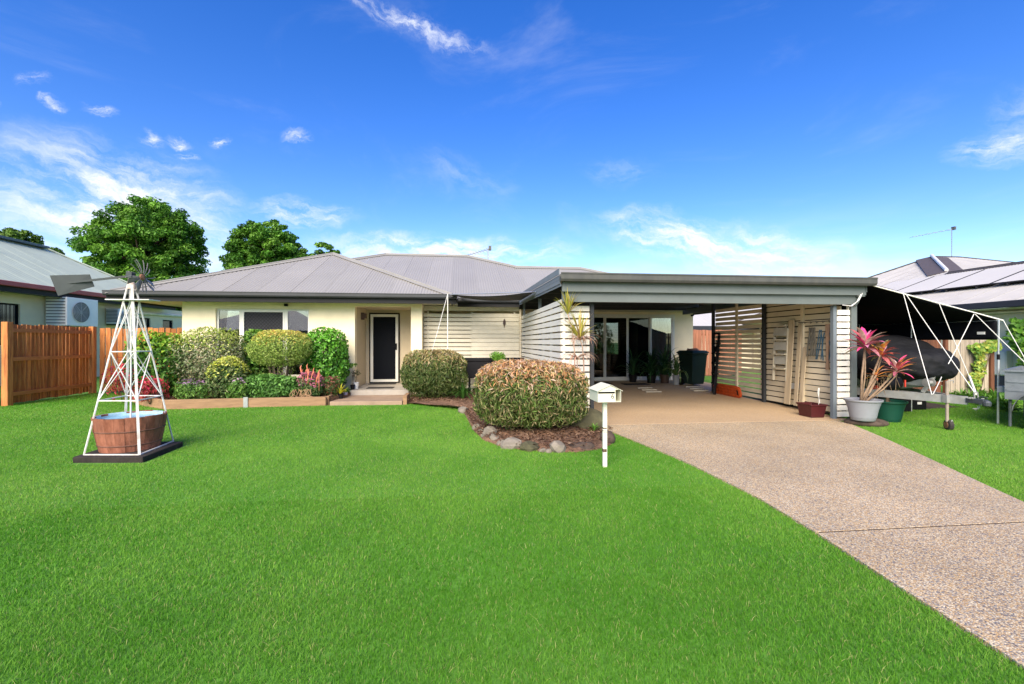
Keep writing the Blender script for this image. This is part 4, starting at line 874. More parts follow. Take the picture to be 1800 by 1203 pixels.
# ------------------------------------------------------------------ shrubs
STEM = M('shrub_stem', (0.13, 0.095, 0.065), .9, .2, 20)
def shrub(name, label, c, size, n, leaf, wid, cols, seed, top=None, topw=.35, ex=2.4, shell=.55, amp=.08, stems=8, group=None, cat='shrub', droop=0.0, jitter=.7, z0=None, stem_r=.012, up=.3, weights=None, freq=3.0, mat=None, skirt=0):
    rg = np.random.default_rng(seed); rr = random.Random(seed); z0 = .1 if z0 is None else z0
    t = thing(name, (c[0], c[1], z0), label, cat, group)
    P, Nn, K = superpts(rg, n, c, size, ex, shell, amp, freq, zmin=z0 + .02)
    if skirt:
        P2, N2, K2 = superpts(rg, skirt, (c[0], c[1], z0 + (c[2] - z0) * .5), (size[0] * .8, size[1] * .8, (c[2] - z0) * .55), 2, .3, .1, 3, zmin=z0); P = np.concatenate([P, P2]); Nn = np.concatenate([Nn, N2]); K = np.concatenate([K, K2])
    col = palette(rg, len(P), cols, weights)
    if top is not None:                                  # new growth of another colour, some brightened as painted highlights, near outside and top
        hgt = (P[:, 2] - (c[2] - size[2])) / (2 * size[2]); pr = np.clip((hgt - (1 - topw)) / topw * 1.25, 0, 1) * np.clip((K - .6) / .3, 0, 1)
        s_ = rg.random(len(P)) < pr; col[s_] = palette(rg, s_.sum(), top)
    me = leafmesh('foliage', rg, P - np.array([c[0], c[1], z0]), Nn, leaf, wid, col, jitter=jitter, up=up, droop=droop); me.materials.append(mat or LEAF)
    tag(link('foliage', me, t), kind='stuff')
    st = MB()
    for k in range(stems):
        a = rr.uniform(0, 6.28); r0 = rr.uniform(0, .18) * size[0]; r1 = rr.uniform(.3, .75)
        p0 = Vector((c[0] + math.cos(a) * r0, c[1] + math.sin(a) * r0, z0 - .03)); p2 = Vector((c[0] + math.cos(a) * r1 * size[0], c[1] + math.sin(a) * r1 * size[1], c[2] + rr.uniform(-.2, .6) * size[2]))
        st.tube([p0, (p0 + p2) / 2 + Vector((0, 0, .05)), p2], [stem_r, stem_r * .8, stem_r * .35], 6)
    st.build('stem', STEM, t, smooth=True); return t
DK = [(.04, .12, .014), (.06, .16, .02), (.09, .22, .028), (.13, .28, .04)]
MID = [(.08, .19, .03), (.12, .25, .04), (.17, .32, .055)]
shrub('shrub', 'dark glossy green shrub at the house corner behind the windmill', (-6.95, 11.35, .86), (.60, .55, .78), 4300, .11, .05, DK, 31, [(.18, .38, .03), (.36, .50, .05), (.14, .32, .03)], .45, ex=2.6, amp=.14, group='shrubs in the planter')
shrub('shrub', 'tall grey-green variegated shrub against the left end of the bedroom window', (-5.87, 11.45, 1.02), (.80, .58, .68), 7200, .075, .032, [(.15, .22, .08), (.23, .28, .14), (.42, .44, .28), (.10, .16, .05), (.34, .31, .17)], 32, [(.38, .48, .08), (.52, .56, .18), (.28, .40, .06)], .45, ex=2.6, amp=.13, group='shrubs in the planter')
shrub('shrub', 'yellow-topped variegated shrub in front of the grey-green one', (-5.15, 10.78, .60), (.46, .42, .50), 3800, .075, .035, [(.07, .14, .03), (.12, .19, .06), (.28, .32, .14), (.05, .10, .022)], 33, [(.56, .58, .08), (.64, .66, .20), (.40, .48, .07)], .50, ex=2.3, amp=.10, group='shrubs in the planter')
shrub('shrub', 'narrow dark green shrub behind the dome shrub, in front of the diamond screen', (-5.02, 11.85, .95), (.34, .34, .76), 2600, .10, .05, DK, 34, [(.12, .27, .03), (.2, .36, .05)], .25, ex=2.6, group='shrubs in the planter')
shrub('shrub', 'clipped dome shrub, pale yellow-green with orange tips, on bare stems', (-4.12, 11.0, 1.27), (.66, .58, .42), 8500, .065, .019, [(.24, .36, .06), (.33, .46, .10), (.16, .25, .04), (.44, .54, .14)], 35, [(.62, .62, .12), (.64, .42, .10), (.68, .66, .20), (.52, .56, .10)], .45, ex=2.5, shell=.6, amp=.05, stems=14, group='shrubs in the planter', z0=.14, stem_r=.016, skirt=500)
shrub('shrub', 'rounded deep green glossy shrub beside the entry recess', (-3.27, 11.6, .98), (.53, .52, .70), 5200, .085, .055, [(.04, .15, .014), (.065, .21, .02), (.10, .28, .03), (.14, .35, .04)], 36, [(.16, .42, .035), (.11, .32, .03)], .45, ex=2.8, amp=.13, group='shrubs in the planter', mat=WAXY)
shrub('shrub', 'low leafy green hedge along the timber edging', (-4.24, 10.72, .40), (.62, .26, .27), 3600, .10, .045, [(.08, .21, .035), (.12, .28, .055), (.18, .38, .085), (.06, .15, .028)], 37, [(.14, .30, .06), (.10, .24, .05)], .4, ex=3.2, amp=.10, stems=14, group='shrubs in the planter', up=.6)
shrub('shrub', 'small green plant with lilac flowers at the foot of the variegated shrub', (-5.78, 10.55, .34), (.34, .26, .22), 1500, .07, .025, MID, 38, [(.40, .22, .40), (.50, .30, .46), (.10, .2, .04)], .25, amp=.2, stems=8, group='shrubs in the planter')
shrub('shrub', 'low green plant with pale flowers right of the yellow-topped shrub', (-4.82, 10.55, .36), (.22, .2, .26), 900, .09, .04, MID, 40, [(.45, .30, .42), (.12, .24, .06), (.12, .24, .06)], .3, amp=.2, group='shrubs in the planter')
t = shrub('shrub', 'pink-flowered plant with orange spires beside the low hedge', (-3.36, 10.72, .42), (.30, .24, .30), 1700, .07, .03, [(.06, .14, .03), (.09, .19, .05), (.14, .20, .07)], 39, [(.55, .16, .26), (.60, .24, .34), (.45, .12, .22)], .6, amp=.22, stems=12, group='shrubs in the planter')
rg = np.random.default_rng(77)
sp = MB(); rr = random.Random(9)
for k in range(20):
    x = -3.36 + rr.uniform(-.12, .26); y = 10.66 + rr.uniform(-.1, .1); h = rr.uniform(.55, .86); lean = rr.uniform(-.12, .12)
    sp.tube([(x, y, .3), (x + lean * .5, y, (h + .3) / 2), (x + lean, y, h), (x + lean + .02, y, h + .05)], [.004, .008, .012, .003], 5)
sp.build('flower_spire', M('orange_flower', (.62, .20, .12), .7, .2, 30), t, smooth=True)
dr = MB()
for k in range(22):
    x = -3.36 + rr.uniform(-.3, .1); y = 10.50 + rr.uniform(-.04, .1)
    dr.tube([(x, y, .35), (x + rr.uniform(-.1, .1), y - .05, .26), (x + rr.uniform(-.2, .2), y - .06, .15)], .005, 4)
dr.build('dry_stem', M('dry_stem', (.42, .26, .14), .9), t)
shrub('shrub', 'small red-tinged green plant at the porch end of the timber edging', (-2.98, 10.95, .36), (.22, .26, .24), 1100, .06, .022, [(.08, .16, .04), (.12, .2, .06), (.26, .10, .06)], 41, [(.4, .12, .12), (.12, .25, .05)], .3, amp=.2, group='shrubs in the planter')
def redplant(c, s, n, seed, label):
    return shrub('red_plant', label, c, s, n, .10, .030, [(.42, .035, .05), (.55, .06, .07), (.30, .04, .05), (.18, .05, .03)], seed, [(.74, .02, .10), (.70, .06, .12)], .5, amp=.30, stems=9, group='red-leaved plants by the windmill', ex=2, shell=.25, droop=.2, cat='plant', stem_r=.006)
redplant((-7.35, 10.9, .58), (.36, .3, .46), 420, 51, 'red-leaved plant in front of the picket fence behind the tower')
redplant((-6.62, 10.55, .38), (.34, .28, .30), 480, 52, 'low bright red-leaved plant at the left end of the timber edging')
# bamboo hedges
BAM = [(.10, .16, .035), (.17, .22, .06), (.28, .28, .11), (.06, .11, .022), (.38, .31, .16), (.13, .22, .04)]
shrub('bamboo_hedge', 'clipped copper-topped bamboo hedge in the stone-edged bed by the driveway', (1.08, 7.05, .61), (.87, .66, .50), 18000, .10, .018, BAM, 61, [(.62, .34, .15), (.68, .46, .31), (.54, .27, .11), (.64, .48, .37), (.48, .40, .15), (.64, .38, .20)], .46, ex=3.5, shell=.5, amp=.06, stems=34, cat='hedge', droop=1.1, z0=.06, stem_r=.009, freq=4, skirt=2600, group='bamboo hedges')
shrub('bamboo_hedge', 'smaller olive bamboo hedge in front of the entry pier and courtyard', (-.64, 11.1, .68), (.78, .55, .52), 10500, .12, .019, [(.09, .15, .035), (.13, .19, .05), (.20, .22, .08), (.06, .10, .025)], 62, [(.42, .36, .15), (.50, .40, .22), (.40, .28, .12), (.22, .28, .08)], .42, ex=3.0, shell=.5, amp=.06, stems=26, cat='hedge', droop=1.1, z0=.06, stem_r=.009, skirt=2500, group='bamboo hedges')
# fresh green fern behind them, and strappy clump
shrub('fern', 'bright green feathery plant poking up behind the black trough', (.95, 11.7, 1.02), (.20, .14, .14), 520, .09, .018, [(.16, .38, .04), (.22, .46, .06)], 63, amp=.3, shell=.2, stems=5, cat='plant', z0=.06)
def strappy(name, label, c, n, length, width, cols, seed, z0, spread=.8, cat='plant', up=1.0, group=None, parent=None, part='leaf_clump', curl=.5):
    rg = np.random.default_rng(seed); V = []; F = []; C_ = []; k = 0
    for i in range(n):
        a = rg.uniform(0, 6.28); e = rg.uniform(.15, 1.0) ** .7 * up; L = length * rg.uniform(.6, 1.15); d = np.array([math.cos(a), math.sin(a), 0]); side = np.array([-d[1], d[0], 0])
        p = np.array(c) + d * rg.uniform(0, .02); col = np.array(cols[rg.integers(len(cols))]) * rg.uniform(.75, 1.25)
        ang = math.pi / 2 * e + .1; S = 6
        for s in range(S + 1):
            t = s / S; w = width * (math.sin(math.pi * min(1, (t * .85 + .15))) ** .7) * (1 - t * .3) if s < S else 0.0005
            cup = np.array([0, 0, w * .35])
            V += [p - side * w / 2 + cup, p, p + side * w / 2 + cup]; C_ += [col] * 3
            if s < S:
                for q in (0, 1):
                    i0 = k + s * 3 + q; F += [(i0, i0 + 1, i0 + 4), (i0, i0 + 4, i0 + 3)]
            p = p + (d * math.cos(ang) * spread + np.array([0, 0, math.sin(ang)])) * L / S; ang -= curl * (1.15 - e * .5) * (.4 + t)
        k += (S + 1) * 3
    off = np.array(rootloc(parent)) if parent is not None else np.array([c[0], c[1], z0])
    me = trimesh(part if parent is not None else name, np.array(V) - off, np.array(F), np.array(C_)); me.materials.append(WAXY); me.shade_smooth()
    if parent is not None: return link(part, me, parent)
    o = link(name, me, None, tuple(off)); return tag(o, label, cat, group)
strappy('strap_plant', 'dark strappy leaves at the foot of the smaller bamboo hedge', (.05, 10.8, .06), 60, .55, .03, [(.04, .12, .02), (.06, .16, .03)], 64, .06)
strappy('grass_tuft', 'small green weed tuft beside the mossy rock near the driveway', (2.02, 6.75, .05), 40, .14, .014, [(.10, .25, .04), (.16, .32, .05)], 65, .05)
# the long thin dracaena in front of the carport screen
DR = thing('dracaena', (1.85, 7.30, .05), 'tall thin dracaena with yellow-green spiky heads before the carport screen', 'plant')
def cane(pts, r): 
    m = MB(); m.tube(pts, r, 6); m.build('cane', M('pink_cane', (.40, .27, .19), .8, .2, 12), DR, smooth=True)
Yd = 7.30
h1 = PY(998, 552, Yd); h2 = PY(1019, 595, Yd); h3 = PY(1014, 625, Yd); b1 = PY(1012, 735, Yd); b2 = PY(1029, 735, Yd); b3 = PY(1020, 735, Yd)
cane([(b1.x, Yd, .05), (PY(1010, 620, Yd)), PY(1006, 580, Yd), h1], [.012, .010, .009, .008]); cane([(b2.x, Yd, .05), PY(1026, 640, Yd), PY(1024, 610, Yd), h2], [.012, .010, .009, .008]); cane([(b3.x, Yd, .05), h3], [.010, .008])
YL = [(.46, .42, .07), (.52, .46, .10), (.38, .40, .06), (.48, .34, .14)]; PKL = [(.46, .28, .20), (.40, .22, .16), (.50, .34, .22)]
strappy('d', '', tuple(h1), 60, .46, .022, YL, 71, 0, parent=DR, part='leaf_head', up=1.0, curl=.16, spread=.75)
strappy('d', '', tuple(h2), 56, .50, .026, YL, 72, 0, parent=DR, part='leaf_head', up=1.0, curl=.14, spread=.9)
strappy('d', '', tuple(h2 - Vector((0, 0, .03))), 30, .44, .016, PKL, 73, 0, parent=DR, part='leaf_head', up=.35, curl=.45, spread=.9)
strappy('d', '', tuple(h3 - Vector((0, 0, .05))), 34, .44, .015, PKL, 74, 0, parent=DR, part='leaf_head', up=.4, curl=.5, spread=.9)

# ------------------------------------------------------------------ timber edging of the planter
SLP = M('sleeper_timber', (0.29, 0.175, 0.095), .85, .2, 5, rnd=.10, bump=.3, bscale=30, stretch=(.6, 3, 5), dirt=.25, dirtcol=(.2, .12, .07))
ED = thing('planter_edging', (-4.5, 10.3, 0), 'low timber sleeper edging around the shrubs under the bedroom window', 'edging')
def sleeper(a, b, h=.20): MB().bar((*a, h / 2), (*b, h / 2), .055, h).build('sleeper', SLP, ED, bevel=.006)
mid = (-4.56, 10.31); sleeper((-6.13, 10.19), (mid[0] - .02, mid[1])); sleeper((mid[0] + .02, mid[1]), (-2.95, 10.40)); sleeper((-2.935, 10.46), (-2.94, 11.28)); sleeper((-6.16, 10.24), (-6.92, 10.82)); sleeper((-6.95, 10.85), (-7.65, 11.6))
MB().box(-4.605, -4.515, 10.262, 10.285, 0, .225).build('bracket', M('galvanised_bracket', (.36, .38, .38), .45, .1, 8, metal=.6), ED)
# ------------------------------------------------------------------ stones round the bed
ST = [M('pale_stone', (.20, .175, .14), .9, .25, 9, bump=.5, bscale=30, dirt=.3, dirtcol=(.075, .065, .05), dscale=7), M('mossy_stone', (.085, .08, .042), .95, .35, 8, bump=.6, bscale=30, dirt=.4, dirtcol=(.055, .055, .035), dscale=5), M('brown_stone', (.085, .06, .045), .95, .4, 8, bump=.6, bscale=25, dirt=.5, dirtcol=(.03, .025, .022), dscale=4)]
stones = [(818, 726, 20, 14, 0, 'small cream stone at the lawn corner of the hedge bed'), (839, 756, 16, 12, 0, None), (846, 763, 14, 12, 0, None), (858, 770, 24, 22, 0, None), (870, 776, 17, 14, 0, None), (882, 783, 14, 14, 0, None), (902, 789, 31, 24, 0, 'pale flat-topped stone between the round mossy one and small pebbles'),
          (933, 793, 36, 23, 1, 'rounded dark mossy stone at the front of the hedge bed'), (956, 796, 12, 10, 0, None), (966, 796, 12, 8, 0, None), (986, 795, 36, 24, 0, 'angular pale boulder at the front of the hedge bed'), (1001, 783, 11, 6, 0, None), (1032, 792, 45, 22, 2, 'wide dark brown burnt-looking stone near the letterbox')]
rr = random.Random(4)
for px, py, wpx, hpx, mi, lab in stones:
    p = G(px, py + 1); dd = p.x * _s + p.y * _c; sx = wpx * dd / FPX / 2; sz = hpx * dd / FPX / 2 * .9
    c = (p.x, p.y + sx * .7, sz * .55)
    m = MB().blob(c, (sx * 1.08, sx * .8, sz * 1.15), rr, 2, .34, rotz=rr.uniform(-.3, .3)).build('stone', ST[mi], None, smooth=True, loc=(p.x, p.y + sx * .7, 0), auto=16)
    tag(m, lab or 'small pale edging stone in the row round the hedge bed', 'stone', 'edging stones of the hedge bed')
p = G(1042, 752); m = MB().blob((2.02, 7.12, .10), (.30, .26, .24), rr, 3, .12).build('stone', ST[1], None, smooth=True, loc=(2.02, 7.12, 0), auto=40); tag(m, 'large mossy boulder between the copper-topped hedge and the driveway', 'stone', 'edging stones of the hedge bed')
p = G(1072, 781); m = MB().blob((p.x, p.y + .1, .06), (.10, .14, .11), rr, 2, .15).build('stone', ST[2], None, smooth=True, loc=(p.x, p.y + .1, 0), auto=40); tag(m, 'upright brown block stone beside the letterbox post', 'stone', 'edging stones of the hedge bed')
p = G(704, 711); o = MB().box(-1.285, -1.20, 10.36, 10.95, 0, .20).build('timber_block', SLP, None, loc=(-1.24, 10.6, 0), bevel=.008); tag(o, 'short timber edging block at the hedge side of the porch step', 'edging')

# ------------------------------------------------------------------ letterbox
LBX = M('letterbox_cream', (.66, .65, .53), .45, .05, 6, dirt=.15, dirtcol=(.55, .5, .34), dscale=9)
lp = G(1063, 821); LB = thing('letterbox', tuple(lp), 'cream metal letterbox numbered 6 on a chipped post in the lawn', 'letterbox')
def chipped():
    m = bpy.data.materials.new('chipped_post'); m.use_nodes = True; N = m.node_tree.nodes; L = m.node_tree.links; b = N['Principled BSDF']; t = N.new('ShaderNodeTexCoord')
    n = N.new('ShaderNodeTexNoise'); n.inputs['Scale'].default_value = 9; n.inputs['Detail'].default_value = 7; L.new(t.outputs['Object'], n.inputs[0])
    r = N.new('ShaderNodeValToRGB'); e = r.color_ramp.elements; e[0].position = .62; e[0].color = (.72, .71, .58, 1); e[1].position = .66; e[1].color = (.12, .075, .05, 1); x = e.new(.60); x.color = (.74, .73, .60, 1); y = e.new(.635); y.color = (.62, .55, .22, 1); L.new(n.outputs[0], r.inputs[0])
    L.new(r.outputs[0], b.inputs['Base Color']); b.inputs['Roughness'].default_value = .55; return m
ph = .745
MB().box(lp.x - .022, lp.x + .022, lp.y - .022, lp.y + .022, -.02, ph).build('post', chipped(), LB, bevel=.003)
RUST = M('rust_patch', (.10, .065, .045), .9, .4, 60)
for z, hh in ((.43, .014), (.405, .006), (.17, .035)): MB().box(lp.x - .0235, lp.x + .016, lp.y - .0235, lp.y + .0235, z, z + hh).build('rust_patch', RUST, LB)
x0, x1, y0, y1, zb, zs, za = lp.x - .125, lp.x + .135, lp.y - .15, lp.y + .17, ph, ph + .125, ph + .185
xm = x0 + .195; ax_ = (x0 + x1) / 2 + .01; tk = .004
b = MB(); b.box(x0, x1, y0, y1, zb, zb + tk); b.box(x0, x0 + tk, y0, y1, zb + tk, zs); b.box(x1 - tk, x1, y0, y1, zb + tk, zs)
b.box(x0 + tk, x1 - tk, y1 - tk, y1, zb + tk, zs); b.box(xm, xm + tk, y0, y1 - tk, zb + tk, zs)
b.plate([(x0, y1, zs), (x1, y1, zs), (ax_, y1, za)], .003); b.build('box', LBX, LB)
b = MB(); b.box(x0 + tk, xm, y0 + .002, y0 + .006, zb + tk, zs - .032); b.box(x0 + tk, xm, y0 + .002, y0 + .006, zs - .012, zs + .008)
b.plate([(x0 + .01, y0 + .006, zs + .008), (x1 - .01, y0 + .006, zs + .008), (ax_, y0 + .006, za - .004)], .004); b.build('front_panel', LBX, LB)
MB().box(x0 + tk, xm, y0 + .03, y0 + .034, zs - .034, zs - .008).build('slot', BLACK, LB)
b = MB(); ov = .015
for sx, ex_ in ((x0 - ov, ax_), (ax_, x1 + ov)):
    z0_, z1_ = (zs - .006, za + .002) if sx < ax_ else (za + .002, zs - .006)
    b.plate([(sx, y0 - ov, z0_), (ex_, y0 - ov, z1_), (ex_, y1 + ov, z1_), (sx, y1 + ov, z0_)], .004)
b.build('roof', LBX, LB)
textmesh('6', .075, M('number_grey', (.035, .035, .03), .7, spec=.1), 'number', LB, (xm - .030, y0 + .0012, zb + .038), (math.radians(90), 0, 0))

# ------------------------------------------------------------------ ornamental windmill over a tub
CONCD = M('mossy_base_concrete', (.026, .021, .018), .95, .4, 8, bump=.5, bscale=60, dirt=.3, dirtcol=(.05, .04, .03))
fl, fr_, br = G(127, 814), G(251, 814), G(322, 785)
bl_ = fl + (br - fr_)
WB = MB(); WB.prism([tuple(fl.xy), tuple(fr_.xy), tuple(br.xy), tuple(bl_.xy)], -.02, .068); o = WB.build('concrete_slab', CONCD, None, loc=tuple((fl + br) / 2), bevel=.012)
tag(o, 'dark stained concrete slab under the windmill tower and tub', 'slab')
WM = M('white_rusty_angle', (.70, .70, .66), .55, .05, 10, dirt=.75, dirtcol=(.34, .19, .10), dscale=7)
zb = .07; feet = [G(147.5, 800, zb), G(245, 800, zb), G(304.5, 776, zb)]; feet.append(feet[0] + (feet[2] - feet[1]))
ctr = (feet[0] + feet[2]) / 2; WMT = thing('windmill', (ctr.x, ctr.y, zb), 'white steel garden windmill tower with grey tail vane standing over the tub', 'windmill')
dctr = ctr.x * _s + ctr.y * _c; ztop = EYE + (601.5 - 500) * dctr / FPX
top = [Vector((ctr.x, ctr.y, ztop)) + (f - ctr).normalized() * .035 for f in feet]
at = lambda i, z: feet[i] + (top[i] - feet[i]) * ((z - zb) / (ztop - zb))
for i in range(4): MB().bar(feet[i], top[i], .026, .012, up=(f_ if (f_ := (feet[i] - ctr).normalized()) else (0, 0, 1))).build('leg', WM, WMT)
zz = [EYE - (p_ - 601.5) * dctr / FPX for p_ in (700, 618)]
for z in zz:
    for i in range(4):
        MB().bar(at(i, z), at((i + 1) % 4, z), .016, .012).build('ring_bar', WM, WMT)
for za_, zb_ in ((zz[0], zz[1]), (zz[1], ztop - .22)):
    for i in range(4):
        j = (i + 1) % 4
        for (p_, q_) in ((at(i, za_), at(j, zb_)), (at(j, za_), at(i, zb_))): MB().bar(p_, q_, .011, .006).build('cross_brace', WM, WMT)
for i in (0, 1): MB().bar(feet[i], feet[(i + 1) % 4], .018, .018).build('base_bar', WM, WMT)
zp = ztop - .20; pl = MB(); pl.obox((ctr.x + .02, ctr.y, zp), (.52, .20, .010), Matrix.Rotation(-.05, 3, 'Z')); pl.build('platform', WM, WMT)
pc = MB(); pc.lathe((ctr.x, ctr.y, ztop - .06), [(.050, 0), (.044, .06), (.034, .085), (.014, .095)], 14); pc.tube([(ctr.x, ctr.y, ztop), (ctr.x, ctr.y, ztop + .09)], .010, 8); pc.build('cap', M('rusty_white', (.52, .42, .36), .7, .25, 20), WMT, smooth=True, auto=40)
MB().tube([(ctr.x - .01, ctr.y, .1), (ctr.x, ctr.y, ztop - .05)], .010, 8).build('pump_rod', WM, WMT)
IRON = M('grey_galvanised', (.045, .055, .056), .55, .12, 6, spec=.25, dirt=.3, dirtcol=(.07, .055, .045)); RUSTY = M('rusted_iron', (.24, .11, .06), .85, .35, 25)
hub = Vector((ctr.x + .06, ctr.y - .02, ztop + .085)); Yw = ctr.y
tl = [PY(100, 486.5, Yw), PY(160, 483, Yw), PY(166, 504, Yw), PY(112, 521.5, Yw)]
for i, q_ in enumerate(tl): q_.y += (-.10, -.02, .0, -.08)[i]
MB().plate(tl, .004).build('tail_vane', IRON, WMT)
MB().bar((tl[0] + tl[1] + tl[2] + tl[3]) / 4 - Vector((.06, .01, .0)), hub - Vector((.03, 0, -.02)), .012, .026).build('tail_boom', IRON, WMT)
gb = MB(); gb.obox(hub - Vector((.06, 0, -.03)), (.07, .06, .085), Matrix.Rotation(.1, 3, 'Y')); gb.tube([hub - Vector((.06, 0, 0)), hub + Vector((.10, -.02, 0))], .016, 10); gb.build('gearbox', IRON, WMT, bevel=.006)
wc = hub + Vector((.10, -.03, .0)); wax = Vector((.95, -.05, .06)).normalized(); wu = wax.cross(Vector((0, 0, 1))).normalized(); wv = wu.cross(wax) * -1
if wv.z < 0: wv = -wv
MB().lathe(wc - wax * .02, [(.012, 0), (.038, .006), (.038, .03), (.012, .04)], 14, Matrix((wu, wv, wax)).transposed()).build('hub', RUSTY, WMT, smooth=True, auto=40)
rr = random.Random(6)
for k in range(16):
    a = 2 * math.pi * k / 16 + rr.uniform(-.06, .06); d1 = wu * math.cos(a) + wv * math.sin(a); t1 = -wu * math.sin(a) + wv * math.cos(a); upper = math.sin(a) > -.15
    R0, R1 = .05, (.225 if upper else .205) * rr.uniform(.92, 1.05); w0, w1 = (.006, .010) if upper else (.030, .085); tw = wax * rr.uniform(.25, .5) + t1 * .9; tw.normalize()
    bend = wax * rr.uniform(-.05, .03) - t1 * (.04 if upper else 0)
    pts = []
    for s_ in (0, .35, .7, 1): 
        q_ = wc + d1 * (R0 + (R1 - R0) * s_) + bend * s_ * s_; w_ = w0 + (w1 - w0) * s_; pts.append((q_ - tw * w_ / 2, q_ + tw * w_ / 2))
    m_ = MB(); n3 = d1.cross(tw).normalized() * .0025
    m_.loft([[p_[0] - n3, p_[1] - n3, p_[1] + n3, p_[0] + n3] for p_ in pts]); m_.build('blade', M('weathered_blade', (.26, .24, .215), .6, .25, 25, metal=.2, dirt=.5, dirtcol=(.20, .09, .055), dscale=12), WMT)
# tub
tc_ = (G(164, 739, .5) + G(287, 739, .5)) / 2; tcx, tcy = ctr.x - .01, ctr.y + .0
R_ = .425; hz = .415
TB = thing('tub', (tcx, tcy, .07), 'weathered reddish round tub with pale blue inside, beneath the windmill', 'tub')
TBM = M('terracotta_stave', (.25, .080, .040), .85, .35, 5, stretch=(2, 2, .7), bump=.3, bscale=30, col2=(.36, .14, .085), dirt=.7, dirtcol=(.05, .03, .022), dscale=4)
NS = 22
rr = random.Random(3)
for k in range(NS):
    a0 = 2 * math.pi * k / NS + .002; a1 = 2 * math.pi * (k + 1) / NS - .002; dh = rr.uniform(-.006, .006); dr_ = rr.uniform(-.002, .002); m_ = MB(); rings = []
    for h_, r_ in ((0, .300), (.14, .330), (.28, .354), (hz, .370)):
        r_ += dr_; hh = h_ + (dh if h_ == hz else 0)
        rings.append([(tcx + q_ * math.cos(a), tcy + q_ * math.sin(a), .07 + hh) for q_, a in ((r_, a0), (r_, (a0 + a1) / 2), (r_, a1), (r_ - .028, a1), (r_ - .028, (a0 + a1) / 2), (r_ - .028, a0))])
    m_.loft(rings); m_.build('stave', TBM, TB, fix=True)
for h_, r_ in ((.07, .316), (.24, .348)):
    MB().lathe((tcx, tcy, .07 + h_), [(r_, 0), (r_ + .005, .002), (r_ + .008, .016), (r_ + .003, .018)], 44, caps=False).build('hoop', M('rusty_hoop', (.14, .065, .045), .85, .3, 14), TB, smooth=True)
MB().lathe((tcx, tcy, .07), [(.25, .02), (.262, .03), (.338, hz - .02), (.342, hz + .001), (.349, hz + .003)], 44, caps=False).build('lining', M('pale_blue_paint', (.36, .55, .64), .6, .12, 10, dirt=.6, dirtcol=(.20, .22, .20), dscale=8), TB, smooth=True)
MB().lathe((tcx, tcy, .07 + hz - .045), [(.0005, 0), (.331, 0)], 44, caps=False).build('water', M('pale_blue_water', (.24, .46, .60), .22, .12, 5, dirt=.25, dirtcol=(.2, .3, .32)), TB)
# ------------------------------------------------------------------ pots and mats on the porch
BP = M('black_pot', (.008, .008, .009), .55, .2, 10, spec=.2); SOIL = M('potting_soil', (.05, .032, .022), .95, .3, 30)
def pot(name, c, r, h, mat, label, group=None, taper=.78, sides=24, rim=.012):
    t = thing(name, c, label, 'pot', group)
    MB().lathe(c, [(r * taper * .9, 0), (r * taper, .004), (r * .96, h * .86), (r + rim * .3, h * .88), (r + rim * .4, h), (r - .006, h), (r * .9, h * .88), (r * .1, h * .86)], sides).build('vessel', mat, t, smooth=True, auto=35)
    MB().lathe((c[0], c[1], c[2] + h * .865), [(.001, 0), (r * .9, .004)], sides, caps=False).build('soil', SOIL, t)
    return t
def seat(px, py, z): q_ = G(px, py, z); return (q_.x, q_.y, z)
c = seat(595, 701, .086); c = (c[0] + .05, c[1], c[2]); t = pot('plant_pot', c, .065, .12, BP, 'black nursery pot with a bright yellow leafy plant on the porch', 'pots on the porch')
strappy('y', '', (c[0], c[1], c[2] + .11), 30, .24, .035, [(.62, .56, .03), (.52, .52, .04), (.66, .60, .08)], 81, 0, parent=t, part='leaf_clump', curl=.28)
c = seat(603, 698, .086); c = (c[0] + .05, c[1], c[2]); t = pot('plant_pot', c, .055, .11, M('lilac_pot', (.40, .38, .50), .5, .08), 'small lilac pot beside the yellow leafy plant', 'pots on the porch')
strappy('y', '', (c[0], c[1], c[2] + .09), 16, .12, .02, [(.12, .25, .04)], 82, 0, parent=t, part='leaf_clump')
c = seat(610, 696, .086); t = pot('plant_pot', c, .055, .11, BP, 'black pot with small green leaves between the lilac and white pots', 'pots on the porch')
strappy('y', '', (c[0], c[1], c[2] + .09), 34, .17, .022, [(.08, .19, .03), (.12, .25, .04)], 83, 0, parent=t, part='leaf_clump', curl=.3)
c = seat(608, 690, .20); c = (c[0], 11.9, .20); t = pot('plant_pot', c, .06, .12, BP, 'black pot with two tall bare seedlings topped by drooping leaves', 'pots on the porch')
m_ = MB(); m_.tube([(c[0], c[1], c[2] + .1), (c[0] - .01, c[1], .78)], .006, 5); m_.tube([(c[0] + .02, c[1], c[2] + .1), (c[0] + .035, c[1], .75)], .006, 5); m_.build('stem', STEM, t)
strappy('y', '', (c[0] + .01, c[1], .80), 22, .20, .045, [(.14, .28, .05), (.20, .34, .07)], 84, 0, parent=t, part='leaf_clump', up=.5, curl=.75)
c = (PY(625, 690, 12.05).x, 12.05, .20); t = pot('plant_pot', c, .085, .17, M('white_pot', (.70, .70, .66), .5, .05), 'white pot with a sparse twiggy plant beside the entry', 'pots on the porch')
m_ = MB(); m_.tube([(c[0], c[1], c[2] + .14), (c[0] + .02, c[1], .5), (c[0] + .05, c[1], .66)], [.012, .009, .004], 6); m_.tube([(c[0] + .015, c[1], .45), (c[0] - .06, c[1], .60)], .005, 5); m_.build('stem', STEM, t)
rg = np.random.default_rng(85); P, Nn, K = superpts(rg, 46, (c[0] + .02, c[1], .60), (.11, .1, .12), 2, .2, .2); me = leafmesh('leaf_clump', rg, P - np.array(c), Nn, .09, .025, palette(rg, len(P), [(.10, .14, .05), (.14, .12, .06)]), droop=.8); me.materials.append(LEAF); link('leaf_clump', me, t)
